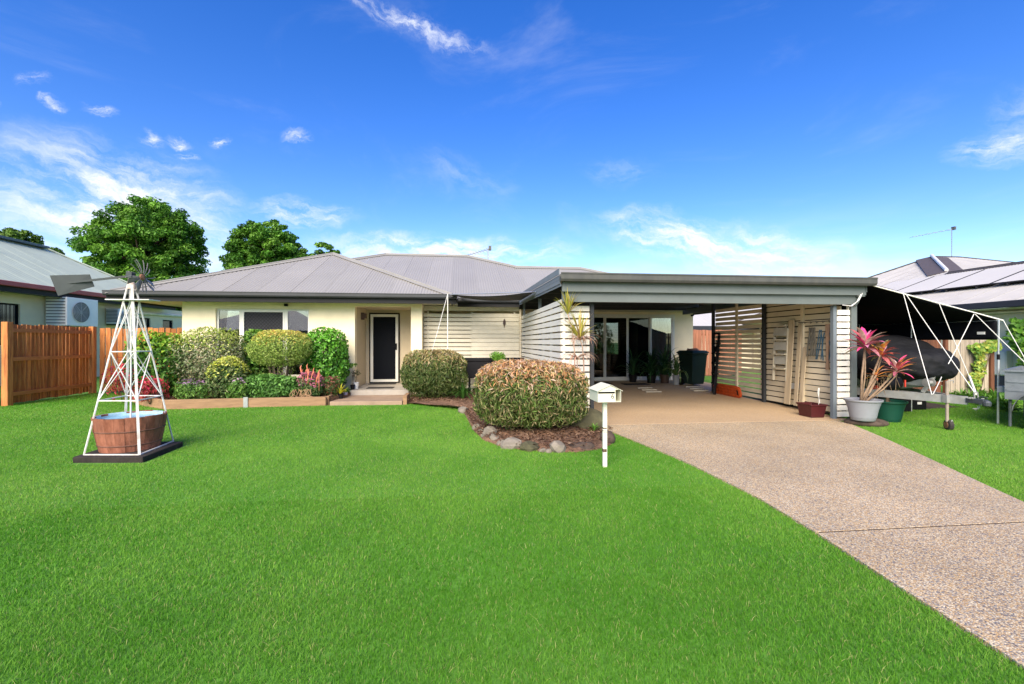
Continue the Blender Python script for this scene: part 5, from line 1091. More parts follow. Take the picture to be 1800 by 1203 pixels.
def mat_(x0, x1, y0, y1, z, label, col=(.03, .028, .027), th=.012): 
    o = MB().box(x0, x1, y0, y1, z + .001, z + th).build('doormat', M('mat_%.2f' % col[0], col, .95, .3, 60, bump=.4, bscale=200), None, loc=((x0 + x1) / 2, (y0 + y1) / 2, z), bevel=.004); tag(o, label, 'mat'); return o
mat_(-2.6, -1.85, 13.2, 13.6, .20, 'dark doormat against the entry door')
mat_(-2.42, -1.75, 12.0, 12.38, .20, 'dark doormat at the edge of the upper porch step')
# ------------------------------------------------------------------ courtyard things
TR = thing('trough', (.95, 12.1, 0), 'low black trough between the two bamboo hedges, before the courtyard screen', 'trough')
BLK = M('black_plastic', (.006, .006, .008), .55, .2, 6, spec=.2)
a0 = MB(); a0.box(.12, 1.62, 11.92, 11.96, .45, .96); a0.box(.12, 1.62, 12.36, 12.40, .45, .96); a0.box(.12, .16, 11.96, 12.36, .45, .96); a0.box(1.58, 1.62, 11.96, 12.36, .45, .96); a0.box(.16, 1.58, 11.96, 12.36, .45, .49); a0.build('body', BLK, TR, bevel=.01)
a0 = MB(); a0.box(.09, 1.65, 11.89, 11.925, .90, .99); a0.build('rim', BLK, TR, bevel=.008)
for x in (.2, 1.5):
    for y in (11.98, 12.30): MB().box(x, x + .05, y, y + .05, 0, .45).build('leg', BLK, TR)
ORN = PY(886.5, 568, 12.725); o = MB()
o.plate([(ORN.x, 12.722, ORN.z + .12), (ORN.x - .03, 12.722, ORN.z + .06), (ORN.x - .04, 12.722, ORN.z - .02), (ORN.x - .012, 12.722, ORN.z - .08), (ORN.x - .006, 12.722, ORN.z - .15), (ORN.x + .008, 12.722, ORN.z - .08), (ORN.x + .035, 12.722, ORN.z - .01), (ORN.x + .035, 12.722, ORN.z + .06)], .02)
tag(o.build('wall_ornament', M('dark_ornament', (.075, .05, .045), .7, .2, 40), None, loc=tuple(ORN), bevel=.004), 'small dark leaf-shaped ornament hung on the courtyard screen', 'ornament')
# shade awning over the courtyard with its pole and guy rope
ROPE = M('white_rope', (.72, .71, .68), .8, .06, 60); CLOTHB = M('black_tarp', (.006, .0065, .009), .7, .25, 6, bump=.3, bscale=12, spec=.12); ALU = M('aluminium_pole', (.55, .56, .57), .35, .06, 6, metal=.7)
AWX = PY(787, 517, 11.4); ptop = Vector((AWX.x, 11.4, AWX.z))
SA = thing('shade_awning', (ptop.x + .8, 11.9, 0), 'small dark shade awning stretched from the house gutter to the carport roof', 'awning')
e1 = Vector((CX0 - .05, 9.6, 2.47)); e2 = Vector((CX0 - .05, 11.9, 2.50)); e0 = ptop + Vector((.05, .02, -.01)); e3 = Vector((-.0, 12.35, 2.60))
def awn(s, t_):
    a = e0 + (e3 - e0) * t_; b_ = e1 + (e2 - e1) * t_; p_ = a + (b_ - a) * s; p_ = p_ + Vector((0, 0, -.07 * math.sin(math.pi * s) * (1 - .3 * t_))); return p_
m_ = MB(); m_.grid(awn, 16, 8); o = m_.build('cloth', M('grey_shade_cloth', (.03, .03, .034), .8, .1, 10), SA, smooth=True); o.modifiers.new('s', 'SOLIDIFY').thickness = .006
MB().tube([e0, e1 + Vector((.1, 0, 0))], .012, 8).build('edge_pole', ALU, SA)
PB = G(787, 703)
pp = thing('awning_pole', (ptop.x, 11.4, 0), 'thin white upright pole holding the corner of the courtyard awning', 'pole')
MB().tube([(ptop.x, 11.4, 0), (ptop.x, 11.4, 1.2)], .016, 8).build('lower_tube', WHITE, pp); MB().tube([(ptop.x, 11.4, 1.2), ptop], .012, 8).build('upper_tube', WHITE, pp); MB().tube([(ptop.x, 11.4, 1.16), (ptop.x, 11.4, 1.22)], .02, 8).build('clamp', BLACK, pp)
def rope(p0, p1, label, r=.006, sag=.01):
    p0 = Vector(p0); p1 = Vector(p1); m = MB(); m.tube([p0 + (p1 - p0) * k / 6 - Vector((0, 0, sag * math.sin(math.pi * k / 6))) for k in range(7)], r, 6)
    o = m.build('guy_rope', ROPE, None, loc=tuple(p1)); return tag(o, label, 'rope', 'white guy ropes')
rope(ptop, PY(757, 626, 10.9), 'white guy rope slanting from the courtyard awning pole into the olive hedge')
# ------------------------------------------------------------------ under the carport
BING = M('dark_green_bin', (.008, .024, .018), .55, .12, 4, dirt=.2, dirtcol=(.03, .04, .035))
def bin_(x, y, z, label, rot=0.0, open_=False):
    t = thing('wheelie_bin', (x, y, z), label, 'bin', 'wheelie bins by the sliding doors'); R = Matrix.Rotation(rot, 3, 'Z'); V = lambda a, b_, c_: Vector((x, y, z)) + R @ Vector((a, b_, c_))
    ring = lambda w_, d_, h_: [V(-w_, -d_, h_), V(w_, -d_, h_), V(w_, d_, h_), V(-w_, d_, h_)]
    MB().loft([ring(.21, .22, .05), ring(.225, .235, .12), ring(.28, .30, .92), ring(.30, .32, .93), ring(.30, .32, .97)]).build('body', BING, t, bevel=.012)
    MB().loft([ring(.315, .345, .975), ring(.315, .345, 1.0), ring(.26, .29, 1.055)]).build('lid', BING, t, bevel=.012)
    MB().tube([V(-.24, .36, .98), V(-.24, .42, .98), V(.24, .42, .98), V(.24, .36, .98)], .016, 8).build('handle', BING, t)
    for s in (-1, 1): MB().lathe(V(s * .24, .22, .10), [(.03, -.03), (.10, -.03), (.10, .03), (.03, .03)], 20, R @ Matrix.Rotation(math.pi / 2, 3, 'Y')).build('wheel', BLACK, t, smooth=True, auto=40)
    return t
bin_(6.98, 13.1, .09, 'dark green wheelie bin standing against the wall beside the sliding doors', .25)
bin_(2.95, 11.4, .05, 'dark green wheelie bin half hidden behind the narrow slatted screen', .1)
# hose and sticks lying on the bin lid
hs_ = MB(); rr = random.Random(8)
for k in range(3): hs_.tube([(6.98 + .17 * math.cos(a) * (1 - .1 * k), 13.1 + .16 * math.sin(a), 1.155 + .02 * k + .008 * math.sin(3 * a)) for a in np.linspace(0, 6.1, 20)], .011, 6)
tag(hs_.build('hose', M('brown_hose', (.26, .15, .10), .6), None, loc=(6.98, 13.1, 1.14), smooth=True), 'coil of brownish hose lying on the wheelie bin lid', 'hose')
def potplant(x, y, z, r, h, mat, label, cols, n, L, w, seed, curl=.5, up=1.0):
    t = pot('plant_pot', (x, y, z), r, h, mat, label, 'pots by the sliding doors')
    strappy('y', '', (x, y, z + h * .85), n, L, w, cols, seed, 0, parent=t, part='leaf_clump', curl=curl, up=up)
DGL = [(.025, .075, .025), (.035, .10, .035), (.055, .13, .045)]
potplant(6.02, 13.9, .09, .15, .25, BP, 'black pot with arching dark leaves in front of the curtained door panel', DGL, 60, 1.0, .06, 91)
potplant(6.42, 13.8, .09, .16, .28, M('dark_brown_pot', (.06, .035, .025), .5), 'dark brown pot with a bushy dark plant between the bin and other pots', DGL, 80, 1.05, .07, 92)
potplant(6.55, 13.3, .09, .11, .30, M('pale_grey_pot', (.30, .31, .32), .5), 'slim grey pot with pale arching strap leaves beside the wheelie bin', [(.10, .20, .05), (.16, .26, .07), (.22, .30, .10)], 60, .85, .042, 93, .55)
potplant(5.55, 14.25, .10, .14, .24, BP, 'black pot with a tall dark plant against the sliding door frame', DGL, 44, 1.0, .055, 94, .35)
mat_(3.7, 4.65, 13.6, 14.2, .10, 'dark mat at the foot of the sliding doors, behind the letterbox')
mat_(4.95, 5.75, 13.3, 13.75, .095, 'black mat in front of the sliding doors before the potted plants', (.018, .018, .02))
for k, (ax0, ay, lab) in enumerate(((1121, 686, 'loose pale timber battens lying on the carport floor near the mats'), (1205, 684, 'loose pale timber battens lying on the carport floor near the wheelie bin'))):
    t = thing('batten_pile', tuple(G(ax0 + 12, ay + 2, .075)), lab, 'battens', 'loose battens on the floor')
    for q_ in range(3):
        a = G(ax0 + q_ * 7, ay - 3 + q_ * 3.2, .09); MB().box(a.x, a.x + .42, a.y - .03, a.y + .05, .088 - .004 * q_, .118 - .004 * q_).build('batten', M('pale_batten', (.40, .36, .29), .8, .15, 8), t)
def PXw(px, py): return PX(px, py, 6.74)
# black folding step ladder leaning at the far end of the slatted wall
y_ = PXw(1262, 620).y; LD = thing('step_ladder', (6.6, 11.2, .05), 'black folding step ladder leaning at the far end of the slatted wall', 'ladder'); ft = MB()
A0 = Vector((6.42, 10.95, .06)); A1 = Vector((6.76, 11.30, 1.62)); B0 = Vector((6.62, 11.35, .06)); B1 = Vector((6.79, 11.62, 1.62))
MB().bar(A0, A1, .05, .10).build('rail', BLK, LD); MB().bar(B0, B1, .05, .10).build('rail', BLK, LD); MB().bar(A1, B1, .03, .05).build('top_bar', BLK, LD)
for k in range(1, 6):
    s = k / 6; MB().bar(A0 + (A1 - A0) * s, B0 + (B1 - B0) * s, .12, .03).build('step', BLK, LD)
    MB().plate([A0 + (A1 - A0) * (s - .05), B0 + (B1 - B0) * (s - .05), B0 + (B1 - B0) * (s - .15), A0 + (A1 - A0) * (s - .15)], .006).build('step_web', BLK, LD)
# orange recovery boards
ORM = M('orange_plastic', (.42, .06, .010), .5, .10, 4, dirt=.25, dirtcol=(.22, .05, .02))
for k, off in enumerate((0, .045)):
    t = thing('recovery_board', (6.62 - off, 10.75, .05), 'long orange plastic recovery board leaning on the slatted wall' if k else 'orange plastic recovery board behind its twin at the slatted wall', 'recovery board', 'orange recovery boards')
    tilt = Matrix.Rotation(math.radians(-12), 3, 'Y'); c_ = Vector((6.68 - off * 1.6, 10.80 - off * 1.8, .19)); n_ = 26
    def outline(scale, dx):
        pts = []
        for i in range(n_):
            a = 2 * math.pi * i / n_; yy = .58 * scale * np.sign(math.cos(a)) * abs(math.cos(a)) ** .35; zz_ = .15 * scale * np.sign(math.sin(a)) * abs(math.sin(a)) ** .45
            pts.append(c_ + tilt @ Vector((dx, yy, zz_)))
        return pts
    MB().loft([outline(.97, .012), outline(1, 0), outline(1, -.018), outline(.93, -.032)]).build('board', ORM, t, fix=True)
    lg = MB()
    for i in range(7):
        for j in (-1, 0, 1):
            lg.obox(c_ + tilt @ Vector((-.036, -.42 + i * .14, j * .075)), (.016, .085, .03), tilt)
    lg.build('tread_lug', ORM, t)
    hh = MB()
    for i in (-1, 1): hh.obox(c_ + tilt @ Vector((-.0335, i * .50, 0)), (.006, .05, .12), tilt)
    hh.build('hand_hole', BLACK, t)
# white ladder hanging on the wall
WL = thing('ladder', (6.70, 9.0, .3), 'cream aluminium step ladder hung on the slatted wall right of the dark post', 'ladder'); LM = M('cream_ladder', (.50, .46, .36), .5, .08, 6)
ya, yb = PXw(1384, 620).y, PXw(1361, 620).y; zt_ = PXw(1370, 576).z; zb_ = PXw(1361, 668).z
for y in (ya, yb): MB().bar((6.72, y, zb_), (6.76, y, zt_ - .03), .05, .028, up=(0, 1, 0)).build('rail', LM, WL)
MB().tube([(6.76, ya, zt_ - .04), (6.76, (ya * 3 + yb) / 4, zt_ + .02), (6.76, (ya + yb * 3) / 4, zt_ + .02), (6.76, yb, zt_ - .04)], .014, 8).build('top_hoop', LM, WL)
for k in range(4):
    z = zb_ + .25 + k * .30; MB().box(6.67, 6.75, min(ya, yb), max(ya, yb), z, z + .025).build('step', LM, WL)
    if k < 3: MB().plate([(6.715, ya, z + .10), (6.715, yb, z + .10), (6.735, yb, z + .27), (6.735, ya, z + .27)], .006).build('tread_panel', M('pale_tread', (.42, .41, .36), .5), WL)
# planks leaning on the wall
PLK = M('bare_plank', (.42, .34, .23), .8, .2, 6, rnd=.12, stretch=(3, 3, .5), dirt=.4, dirtcol=(.16, .12, .08), dscale=3)
for px0, px1, pt_, pb_, lab in ((1381, 1391, 563, 701, 'tall weathered plank leaning beside the cream ladder'), (1398, 1404, 570, 702, 'narrow pale plank with nail holes leaning left of the timber batten'), (1407, 1413, 610, 704, 'short pale plank leaning close to the timber batten')):
    a = PX((px0 + px1) / 2, pt_, 6.77); b_ = PX((px0 + px1) / 2, pb_, 6.66); wd = abs(PX(px0, 620, 6.72).y - PX(px1, 620, 6.72).y)
    o = MB(); o.bar((6.68, (a.y + b_.y) / 2, .12 + .0), (6.785, (a.y + b_.y) / 2, a.z), wd, .022, up=(1, 0, 0)); o = o.build('plank', PLK, None, loc=(6.68, (a.y + b_.y) / 2, .12), bevel=.003); tag(o, lab, 'plank', 'planks on the carport wall')
# tools and cords hanging from a rail
HB = thing('tool_rail', (6.76, 8.0, 1.75), 'thin rail of hooks along the slatted carport wall', 'rail'); q0 = PXw(1424, 575); q1 = PXw(1470, 572)
MB().tube([(6.775, q0.y + .35, 1.79), (6.775, q1.y - .05, 1.79)], .008, 6).build('rod', GUT, HB)
for k in range(6): MB().tube([(6.775, q1.y + k * .15, 1.79), (6.73, q1.y + k * .15, 1.76), (6.72, q1.y + k * .15, 1.80)], .005, 5).build('hook', GUT, HB)
GRT = M('faded_cord', (.085, .08, .065), .8, .3, 20); BLU = M('blue_tool', (.018, .06, .10), .5, .2, 10); TANL = M('leather_tan', (.22, .14, .09), .8, .15, 10)
def hang(name, px_list, zt0, zb0, mat, r, label, cat):
    m = MB()
    for a, b_, c_ in px_list: m.tube([PX(a, zt0, 6.74), PX(b_, (zt0 + zb0) / 2, 6.73), PX(c_, zb0, 6.74)], r, 6)
    p = PX(px_list[0][0], zt0, 6.74); return tag(m.build(name, mat, None, loc=tuple(p)), label, cat, 'tools on the carport wall')
hang('rope_bundle', [(1423, 1424, 1428), (1426, 1430, 1424), (1429, 1426, 1431), (1432, 1429, 1427), (1431, 1433, 1432), (1425, 1421, 1419)], 576, 626, GRT, .016, 'bundle of faded grey cords hanging on the carport wall', 'cord')
hang('blue_clamp', [(1444, 1441, 1436), (1443, 1446, 1443), (1441, 1437, 1434)], 580, 632, BLU, .010, 'blue handled tool hanging left of the tan strap', 'tool')
hang('blue_saw', [(1449, 1445, 1447), (1459, 1462, 1462), (1454, 1460, 1457)], 585, 634, BLU, .011, 'blue bow tool hanging right of the tan strap', 'tool')
hang('tan_strap', [(1453, 1454, 1454), (1455, 1455, 1456), (1457, 1456, 1453)], 570, 650, TANL, .022, 'long tan leather strap hanging in the middle of the carport tools', 'strap')
hang('grey_shears', [(1465, 1469, 1468), (1469, 1466, 1471), (1471, 1472, 1473)], 574, 628, GRT, .010, 'grey long-handled shears hanging nearest the carport front post', 'shears')
# dark red tub with a rag
RT = M('maroon_plastic', (.06, .009, .011), .45, .1, 5); p = (6.42, 7.72, .03); t = thing('storage_tub', p, 'dark red plastic tub on the floor behind the carport front post', 'tub')
rg4 = lambda w_, d_, h_: [(p[0] - w_, p[1] - d_, p[2] + h_), (p[0] + w_, p[1] - d_, p[2] + h_), (p[0] + w_, p[1] + d_, p[2] + h_), (p[0] - w_, p[1] + d_, p[2] + h_)]
MB().loft([rg4(.125, .15, 0), rg4(.15, .18, .21), rg4(.165, .195, .215), rg4(.165, .195, .24), rg4(.14, .17, .24), rg4(.115, .14, .03)]).build('body', RT, t, bevel=.008, fix=True)
o = MB(); o.grid(lambda s, q_: (6.54 + .06 * s + .012 * math.sin(q_ * 7), 7.70 + .05 * s + .012 * math.sin(q_ * 9 + s * 5), .20 + .36 * q_ - .04 * s * q_), 6, 12); o = o.build('rag', M('white_rag', (.62, .61, .58), .9, .08, 10), None, smooth=True, loc=(6.54, 7.7, .22)); o.modifiers.new('s', 'SOLIDIFY').thickness = .006; tag(o, 'white rag draped from the dark red tub up the post', 'rag')
# ------------------------------------------------------------------ pots with cordylines at the carport corner
st_ = G(1537, 750); o = MB().blob((st_.x, st_.y + .16, .04), (.33, .24, .075), random.Random(2), 3, .08).build('stone_slab', ST[2], None, smooth=True, loc=(st_.x, st_.y + .16, 0), auto=35); tag(o, 'flat dark stone slab under the grey pot', 'stone')
GP = M('grey_plastic_pot', (.25, .26, .285), .55, .05, 4, dirt=.15, dirtcol=(.18, .175, .17)); c1 = (G(1534, 742, .10).x, G(1534, 742, .10).y + .18, .10)
def bigpot(c, r, h, mat, label):
    t = thing('plant_pot', c, label, 'pot', 'large pots at the carport corner')
    MB().lathe(c, [(r * .62, 0), (r * .66, .01), (r * .70, h * .14), (r * .72, h * .15), (r * .82, h * .55), (r * .96, h * .88), (r * 1.05, h * .93), (r * 1.06, h), (r * .98, h), (r * .88, h * .88), (r * .1, h * .86)], 36).build('vessel', mat, t, smooth=True, auto=35)
    MB().lathe((c[0], c[1], c[2] + h * .88), [(.001, .01), (r * .9, 0)], 24, caps=False).build('soil', SOIL, t); return t
P1 = bigpot(c1, .255, .35, GP, 'pale grey plastic pot holding red and pink cordylines'); c2 = (G(1578, 742, .02).x, G(1578, 742, .02).y + .18, .0)
P2 = bigpot(c2, .26, .37, M('green_pot', (.004, .05, .032), .5, .12, 3), 'dark green pot just behind the pale grey pot')
CD = thing('cordyline', (c1[0], c1[1], c1[2] + .3), 'cordyline with pink and maroon leaves in the pale grey pot', 'plant', None)
CANE = M('cordyline_cane', (.25, .17, .11), .85, .3, 20)
heads = [(1521, 607, .0, 30, .36, [(.55, .06, .16), (.50, .22, .25), (.36, .10, .14), (.48, .34, .33), (.30, .07, .09), (.16, .05, .05), (.14, .13, .06)]), (1549, 622, .05, 22, .30, [(.48, .10, .05), (.52, .16, .06), (.40, .14, .10), (.58, .34, .05), (.45, .30, .28), (.18, .07, .05), (.15, .14, .06)]), (1577, 650, -.02, 26, .30, [(.58, .07, .17), (.40, .08, .10), (.55, .42, .38), (.48, .18, .06), (.30, .08, .10), (.16, .05, .05), (.16, .14, .06)]), (1540, 660, .02, 8, .20, [(.60, .28, .05), (.52, .20, .10), (.30, .12, .06)])]
for px, py, dy, n_, L_, cols in heads:
    hp = PY(px, py, c1[1] + dy); rr = random.Random(px); m_ = MB()
    b0 = Vector((c1[0] + rr.uniform(-.06, .08), c1[1] + rr.uniform(-.05, .05), c1[2] + .30)); m_.tube([b0, (b0 + hp) / 2 + Vector((rr.uniform(-.04, .04), 0, -.04)), hp], [.020, .016, .014], 7); b1_ = b0 + Vector((.03, .02, 0)); m_.tube([b1_, (b1_ + hp) / 2 + Vector((.03, 0, -.06)), hp - Vector((0, 0, .08))], [.014, .012, .01], 6); m_.build('cane', CANE, CD, smooth=True)
    for k in range(n_):                                   # each leaf its own part
        a = 2.4 * k + rr.uniform(-.3, .3); e = 1.35 - 1.5 * (k / n_) + rr.uniform(-.15, .15); L = L_ * rr.uniform(.75, 1.15); wd = L * .21; d1 = Vector((math.cos(a), math.sin(a), 0)); sd_ = Vector((-math.sin(a), math.cos(a), 0)); q_ = Vector(hp) - Vector((0, 0, .06 * k / n_)); ang = e; rings = []
        for s in range(6):
            t_ = s / 5; w_ = wd * (math.sin(math.pi * (t_ * .9 + .08)) ** .8) * .5; rings.append([q_ - sd_ * w_ + Vector((0, 0, w_ * .45)), q_.copy(), q_ + sd_ * w_ + Vector((0, 0, w_ * .45))]); q_ = q_ + (d1 * math.cos(ang) + Vector((0, 0, math.sin(ang)))) * L / 5; ang -= .13 + .10 * t_
        col = cols[rr.randrange(len(cols))]; col = tuple(min(1, x * rr.uniform(.8, 1.2)) for x in col)
        m_ = MB(); m_.loft(rings, closed=False, cap=False); o = m_.build('leaf', M('cordyline_%d_%d' % (px, cols.index(min(cols, key=lambda q: sum(abs(a_ - b_) for a_, b_ in zip(q, col))))), col, .4, .25, 14, col2=tuple(min(1, x * 1.5) for x in col)), CD, smooth=True)
dm = MB(); rr = random.Random(12)
for k in range(60):
    a = rr.uniform(0, 6.28); z = rr.uniform(.55, .85); x = c2[0] - .1 + rr.uniform(-.25, .2); y = c2[1] + rr.uniform(-.15, .15); dx = rr.uniform(-.2, .2)
    dm.tube([(x, y, z), (x + dx * .6, y, z + .03), (x + dx, y - .03, z - rr.uniform(.05, .22))], .004, 4)
for k in range(5): dm.tube([(c2[0] + rr.uniform(-.05, .08), c2[1], .32), (c2[0] + rr.uniform(-.1, .05), c2[1], .8)], .012, 6)
tag(dm.build('dry_plant', M('straw_brown', (.27, .19, .11), .9, .3, 20), None, loc=(c2[0], c2[1], .32)), 'tangle of dry brown stalks in the dark green pot', 'plant')
# ------------------------------------------------------------------ black tarp canopy over the boat
tp0 = Vector((CX1 + .02, 7.25, 2.42)); tp1 = Vector((9.10, 6.80, EYE + 38 * 7.75 / 800)); tb0 = Vector((CX1 + .02, 10.1, 2.40)); tb1 = Vector((9.15, 10.0, 1.80))
CN = thing('tarp_canopy', (8.2, 8.5, 0), 'black tarpaulin canopy sloping off the carport over the boat', 'canopy')
def tarp(s, t_):
    a = tp0 + (tp1 - tp0) * s; b_ = tb0 + (tb1 - tb0) * s; p_ = a + (b_ - a) * t_
    return p_ + Vector((0, 0, -.05 * math.sin(math.pi * s) * math.sin(math.pi * t_) + .012 * math.sin(9 * s + 5 * t_)))
m_ = MB(); m_.grid(tarp, 20, 24); o = m_.build('roof_cloth', CLOTHB, CN, smooth=True); o.modifiers.new('s', 'SOLIDIFY').thickness = .006
vz = EYE + 4 * 7.7 / 800
def val(s, t_):
    a = tp1 + (tb1 - tp1) * s; z = a.z + (vz - a.z) * t_; return Vector((a.x + .015 * math.sin(22 * s) * t_, a.y, z))
m_ = MB(); m_.grid(val, 40, 6); o = m_.build('side_valance', CLOTHB, CN, smooth=True); o.modifiers.new('s', 'SOLIDIFY').thickness = .005
def rearv(s, t_):
    a = tb0 + (tb1 - tb0) * s; return Vector((a.x, a.y + .02 * math.sin(25 * s) * t_, a.z + (1.0 - a.z) * t_))
m_ = MB(); m_.grid(rearv, 40, 6); o = m_.build('rear_curtain', CLOTHB, CN, smooth=True); o.modifiers.new('s', 'SOLIDIFY').thickness = .005
def latt(s, t_): return Vector((CX1 + .05 + .015 * math.sin(30 * s), 7.55 + 2.5 * s, 2.38 - 2.2 * t_))
m_ = MB(); m_.grid(latt, 30, 6); o = m_.build('wall_curtain', CLOTHB, CN, smooth=True); o.modifiers.new('s', 'SOLIDIFY').thickness = .005
MB().tube([tp0 + Vector((-.05, 0, .0)), tp1 + Vector((.12, 0, -.0))], .012, 8).build('front_pole', WHITE, CN); MB().tube([tp1, tb1], .012, 8).build('side_pole', ALU, CN); MB().tube([tp0 + (tb0 - tp0) * .45 + Vector((.02, 0, -.06)), tp1 + (tb1 - tp1) * .45], .01, 8).build('cross_pole', ALU, CN)
lb = PX(1734, 586, 9.13); MB().box(9.095, 9.105, lb.y - .0, lb.y + .12, lb.z - .02, lb.z + .025).build('care_label', M('label_white', (.7, .7, .68), .6), CN)
for y in (8.2, 9.4):
    t = thing('canopy_pole', (9.02, y, 0), 'thin grey pole under the canopy side nearest the boat bow' if y < 9 else 'thin grey pole under the canopy next to its rear curtain', 'pole', 'poles under the canopy'); MB().tube([(9.0, y, 0), (9.0, y, 1.05)], .014, 8).build('lower_tube', ALU, t); MB().tube([(9.0, y, 1.05), (9.0, y, 1.79)], .011, 8).build('upper_tube', ALU, t)
pb = G(1754, 746); t = thing('canopy_pole', (pb.x, pb.y, 0), 'tall aluminium pole standing on the grass at the canopy corner', 'pole'); tz = tp1.z + .02
MB().tube([(pb.x, pb.y, -.02), (pb.x + .01, pb.y, 1.15)], .016, 8).build('lower_tube', ALU, t); MB().tube([(pb.x + .01, pb.y, 1.15), (pb.x + .02, pb.y, tz)], .012, 8).build('upper_tube', ALU, t); MB().tube([(pb.x + .01, pb.y, 1.10), (pb.x + .01, pb.y, 1.19)], .021, 8).build('clamp', BLACK, t)
# ------------------------------------------------------------------ boat under its cover, on a trailer
COV = M('black_boat_cover', (.011, .0115, .014), .7, .2, 3, bump=.9, bscale=7, spec=.2)
GALV = M('galvanised_steel', (.36, .36, .34), .5, .12, 8, metal=.35, dirt=.5, dirtcol=(.22, .19, .14), dscale=6)
BT = thing('boat', (8.0, 8.6, .5), 'small boat wrapped in a black cover under the canopy', 'boat'); rings = []
for y, w_, zb1, zt1, cx in ((6.86, .06, .88, 1.06, 8.27), (6.92, .26, .80, 1.17, 8.25), (7.05, .44, .74, 1.24, 8.23), (7.3, .60, .68, 1.30, 8.20), (7.5, .70, .64, 1.34, 8.20), (7.65, .74, .62, 1.46, 8.20), (8.2, .78, .6, 1.58, 8.18), (8.8, .80, .58, 1.56, 8.14), (9.5, .78, .58, 1.42, 8.14), (9.8, .70, .6, 1.2, 8.14)):
    r_ = []
    for i in range(20):
        a = 2 * math.pi * i / 20; cxx = math.cos(a); sz = math.sin(a); x = cx + w_ * np.sign(cxx) * abs(cxx) ** .6; zm = zb1 + (zt1 - zb1) * .55
        z = zm + (zt1 - zm) * abs(sz) ** .7 if sz >= 0 else zm - (zm - zb1) * abs(sz) ** .8; x += .012 * math.sin(i * 2.1 + y * 7); z += .010 * math.sin(i * 1.7 + y * 9); r_.append((x, y, z))
    rings.append(r_)
m_ = MB(); m_.loft(rings); o = m_.build('cover', COV, BT, smooth=True, fix=True); sub = o.modifiers.new('s', 'SUBSURF'); sub.levels = 3; sub.render_levels = 3
ctx_ = bpy.data.textures.new('cover_folds', 'CLOUDS'); ctx_.noise_scale = .30; ctx_.noise_depth = 2; dsp = o.modifiers.new('d', 'DISPLACE'); dsp.texture = ctx_; dsp.strength = .11; dsp.mid_level = .5; dsp.texture_coords = 'LOCAL'
m_ = MB(); m_.loft([[(8.1 - .02, 7.0, .80), (8.12, 6.99, .80), (8.1, 7.1, .62)], [(7.6, 8.2, .70), (8.4, 8.2, .70), (8.0, 8.2, .42)], [(7.45, 9.6, .70), (8.55, 9.6, .7), (8.0, 9.6, .42)]]); m_.build('hull', M('boat_hull', (.30, .32, .33), .4, .1), BT, fix=True)
BTR = thing('boat_trailer', (7.75, 7.5, 0), 'galvanised boat trailer with jockey wheel and coupling, under the covered boat', 'trailer')
ca = Vector((7.75, 6.16, .50)); l0 = Vector((7.28, 7.35, .50)); r0 = Vector((8.55, 8.2, .50))
MB().bar(ca + Vector((0, .02, 0)), l0 + (l0 - ca) * 1.2, .05, .125).build('drawbar', GALV, BTR); MB().bar(ca + Vector((.06, .10, -.003)), r0, .05, .094).build('drawbar', GALV, BTR); MB().bar((7.2, 8.2, .50), (8.8, 8.2, .50), .05, .08).build('cross_member', GALV, BTR); MB().bar((8.0, 7.2, .47), (8.0, 9.9, .47), .05, .09).build('keel_beam', GALV, BTR)
MB().bar((8.08, 7.15, .52), (8.18, 6.98, .92), .09, .06).build('winch_post', GALV, BTR); m_ = MB(); m_.lathe((8.02, 7.0, .70), [(.03, -.06), (.07, -.06), (.07, -.05), (.035, -.045), (.035, .045), (.07, .05), (.07, .06), (.03, .06)], 16, Matrix.Rotation(math.pi / 2, 3, 'Y')); m_.build('winch', GALV, BTR)
wp = G(1677, 757); jx, jy = wp.x - .10, wp.y + .02
MB().tube([(jx, jy, .14), (jx, jy, .78)], .022, 10).build('jockey_stem', M('rusty_galv', (.30, .25, .20), .7, .2, 10, dirt=.5, dirtcol=(.2, .09, .05)), BTR); MB().box(jx - .05, jx + .05, jy - .04, jy + .04, .44, .56).build('clamp', GALV, BTR)
MB().tube([(jx, jy, .78), (jx + .09, jy - .02, .79), (jx + .09, jy - .02, .75)], .008, 6).build('crank', GALV, BTR)
Rw = Matrix.Rotation(math.radians(70), 3, 'Z') @ Matrix.Rotation(math.pi / 2, 3, 'X'); jw = MB(); jw.lathe((jx + .03, jy, .085), [(.02, -.035), (.06, -.035), (.085, -.025), (.085, .025), (.06, .035), (.02, .035)], 20, Rw); jwo = jw.build('jockey_wheel', M('worn_rubber', (.035, .03, .028), .9, .3, 12), BTR, smooth=True, auto=40); MB().lathe((jx + .03, jy, .085), [(.002, -.042), (.05, -.042), (.05, .042), (.002, .042)], 16, Rw).build('rim', RUSTY, jwo); MB().bar((jx + .02, jy - .05, .17), (jx + .05, jy - .055, .07), .03, .008, up=(0, 1, 0)).build('fork', GALV, BTR)
cp_ = MB(); cp_.box(ca.x - .04, ca.x + .05, ca.y - .22, ca.y + .02, .47, .54); cp_.lathe((ca.x, ca.y - .24, .45), [(.0, 0), (.045, .0), (.05, .05), (.03, .08), (.0, .085)], 14, caps=False); cp_.tube([(ca.x, ca.y - .1, .54), (ca.x + .01, ca.y - .16, .58), (ca.x + .01, ca.y - .24, .57)], .010, 6); cp_.build('coupling', M('coupling_grey', (.07, .08, .09), .5, .15, 10, metal=.4), BTR, bevel=.006)
chn = MB()
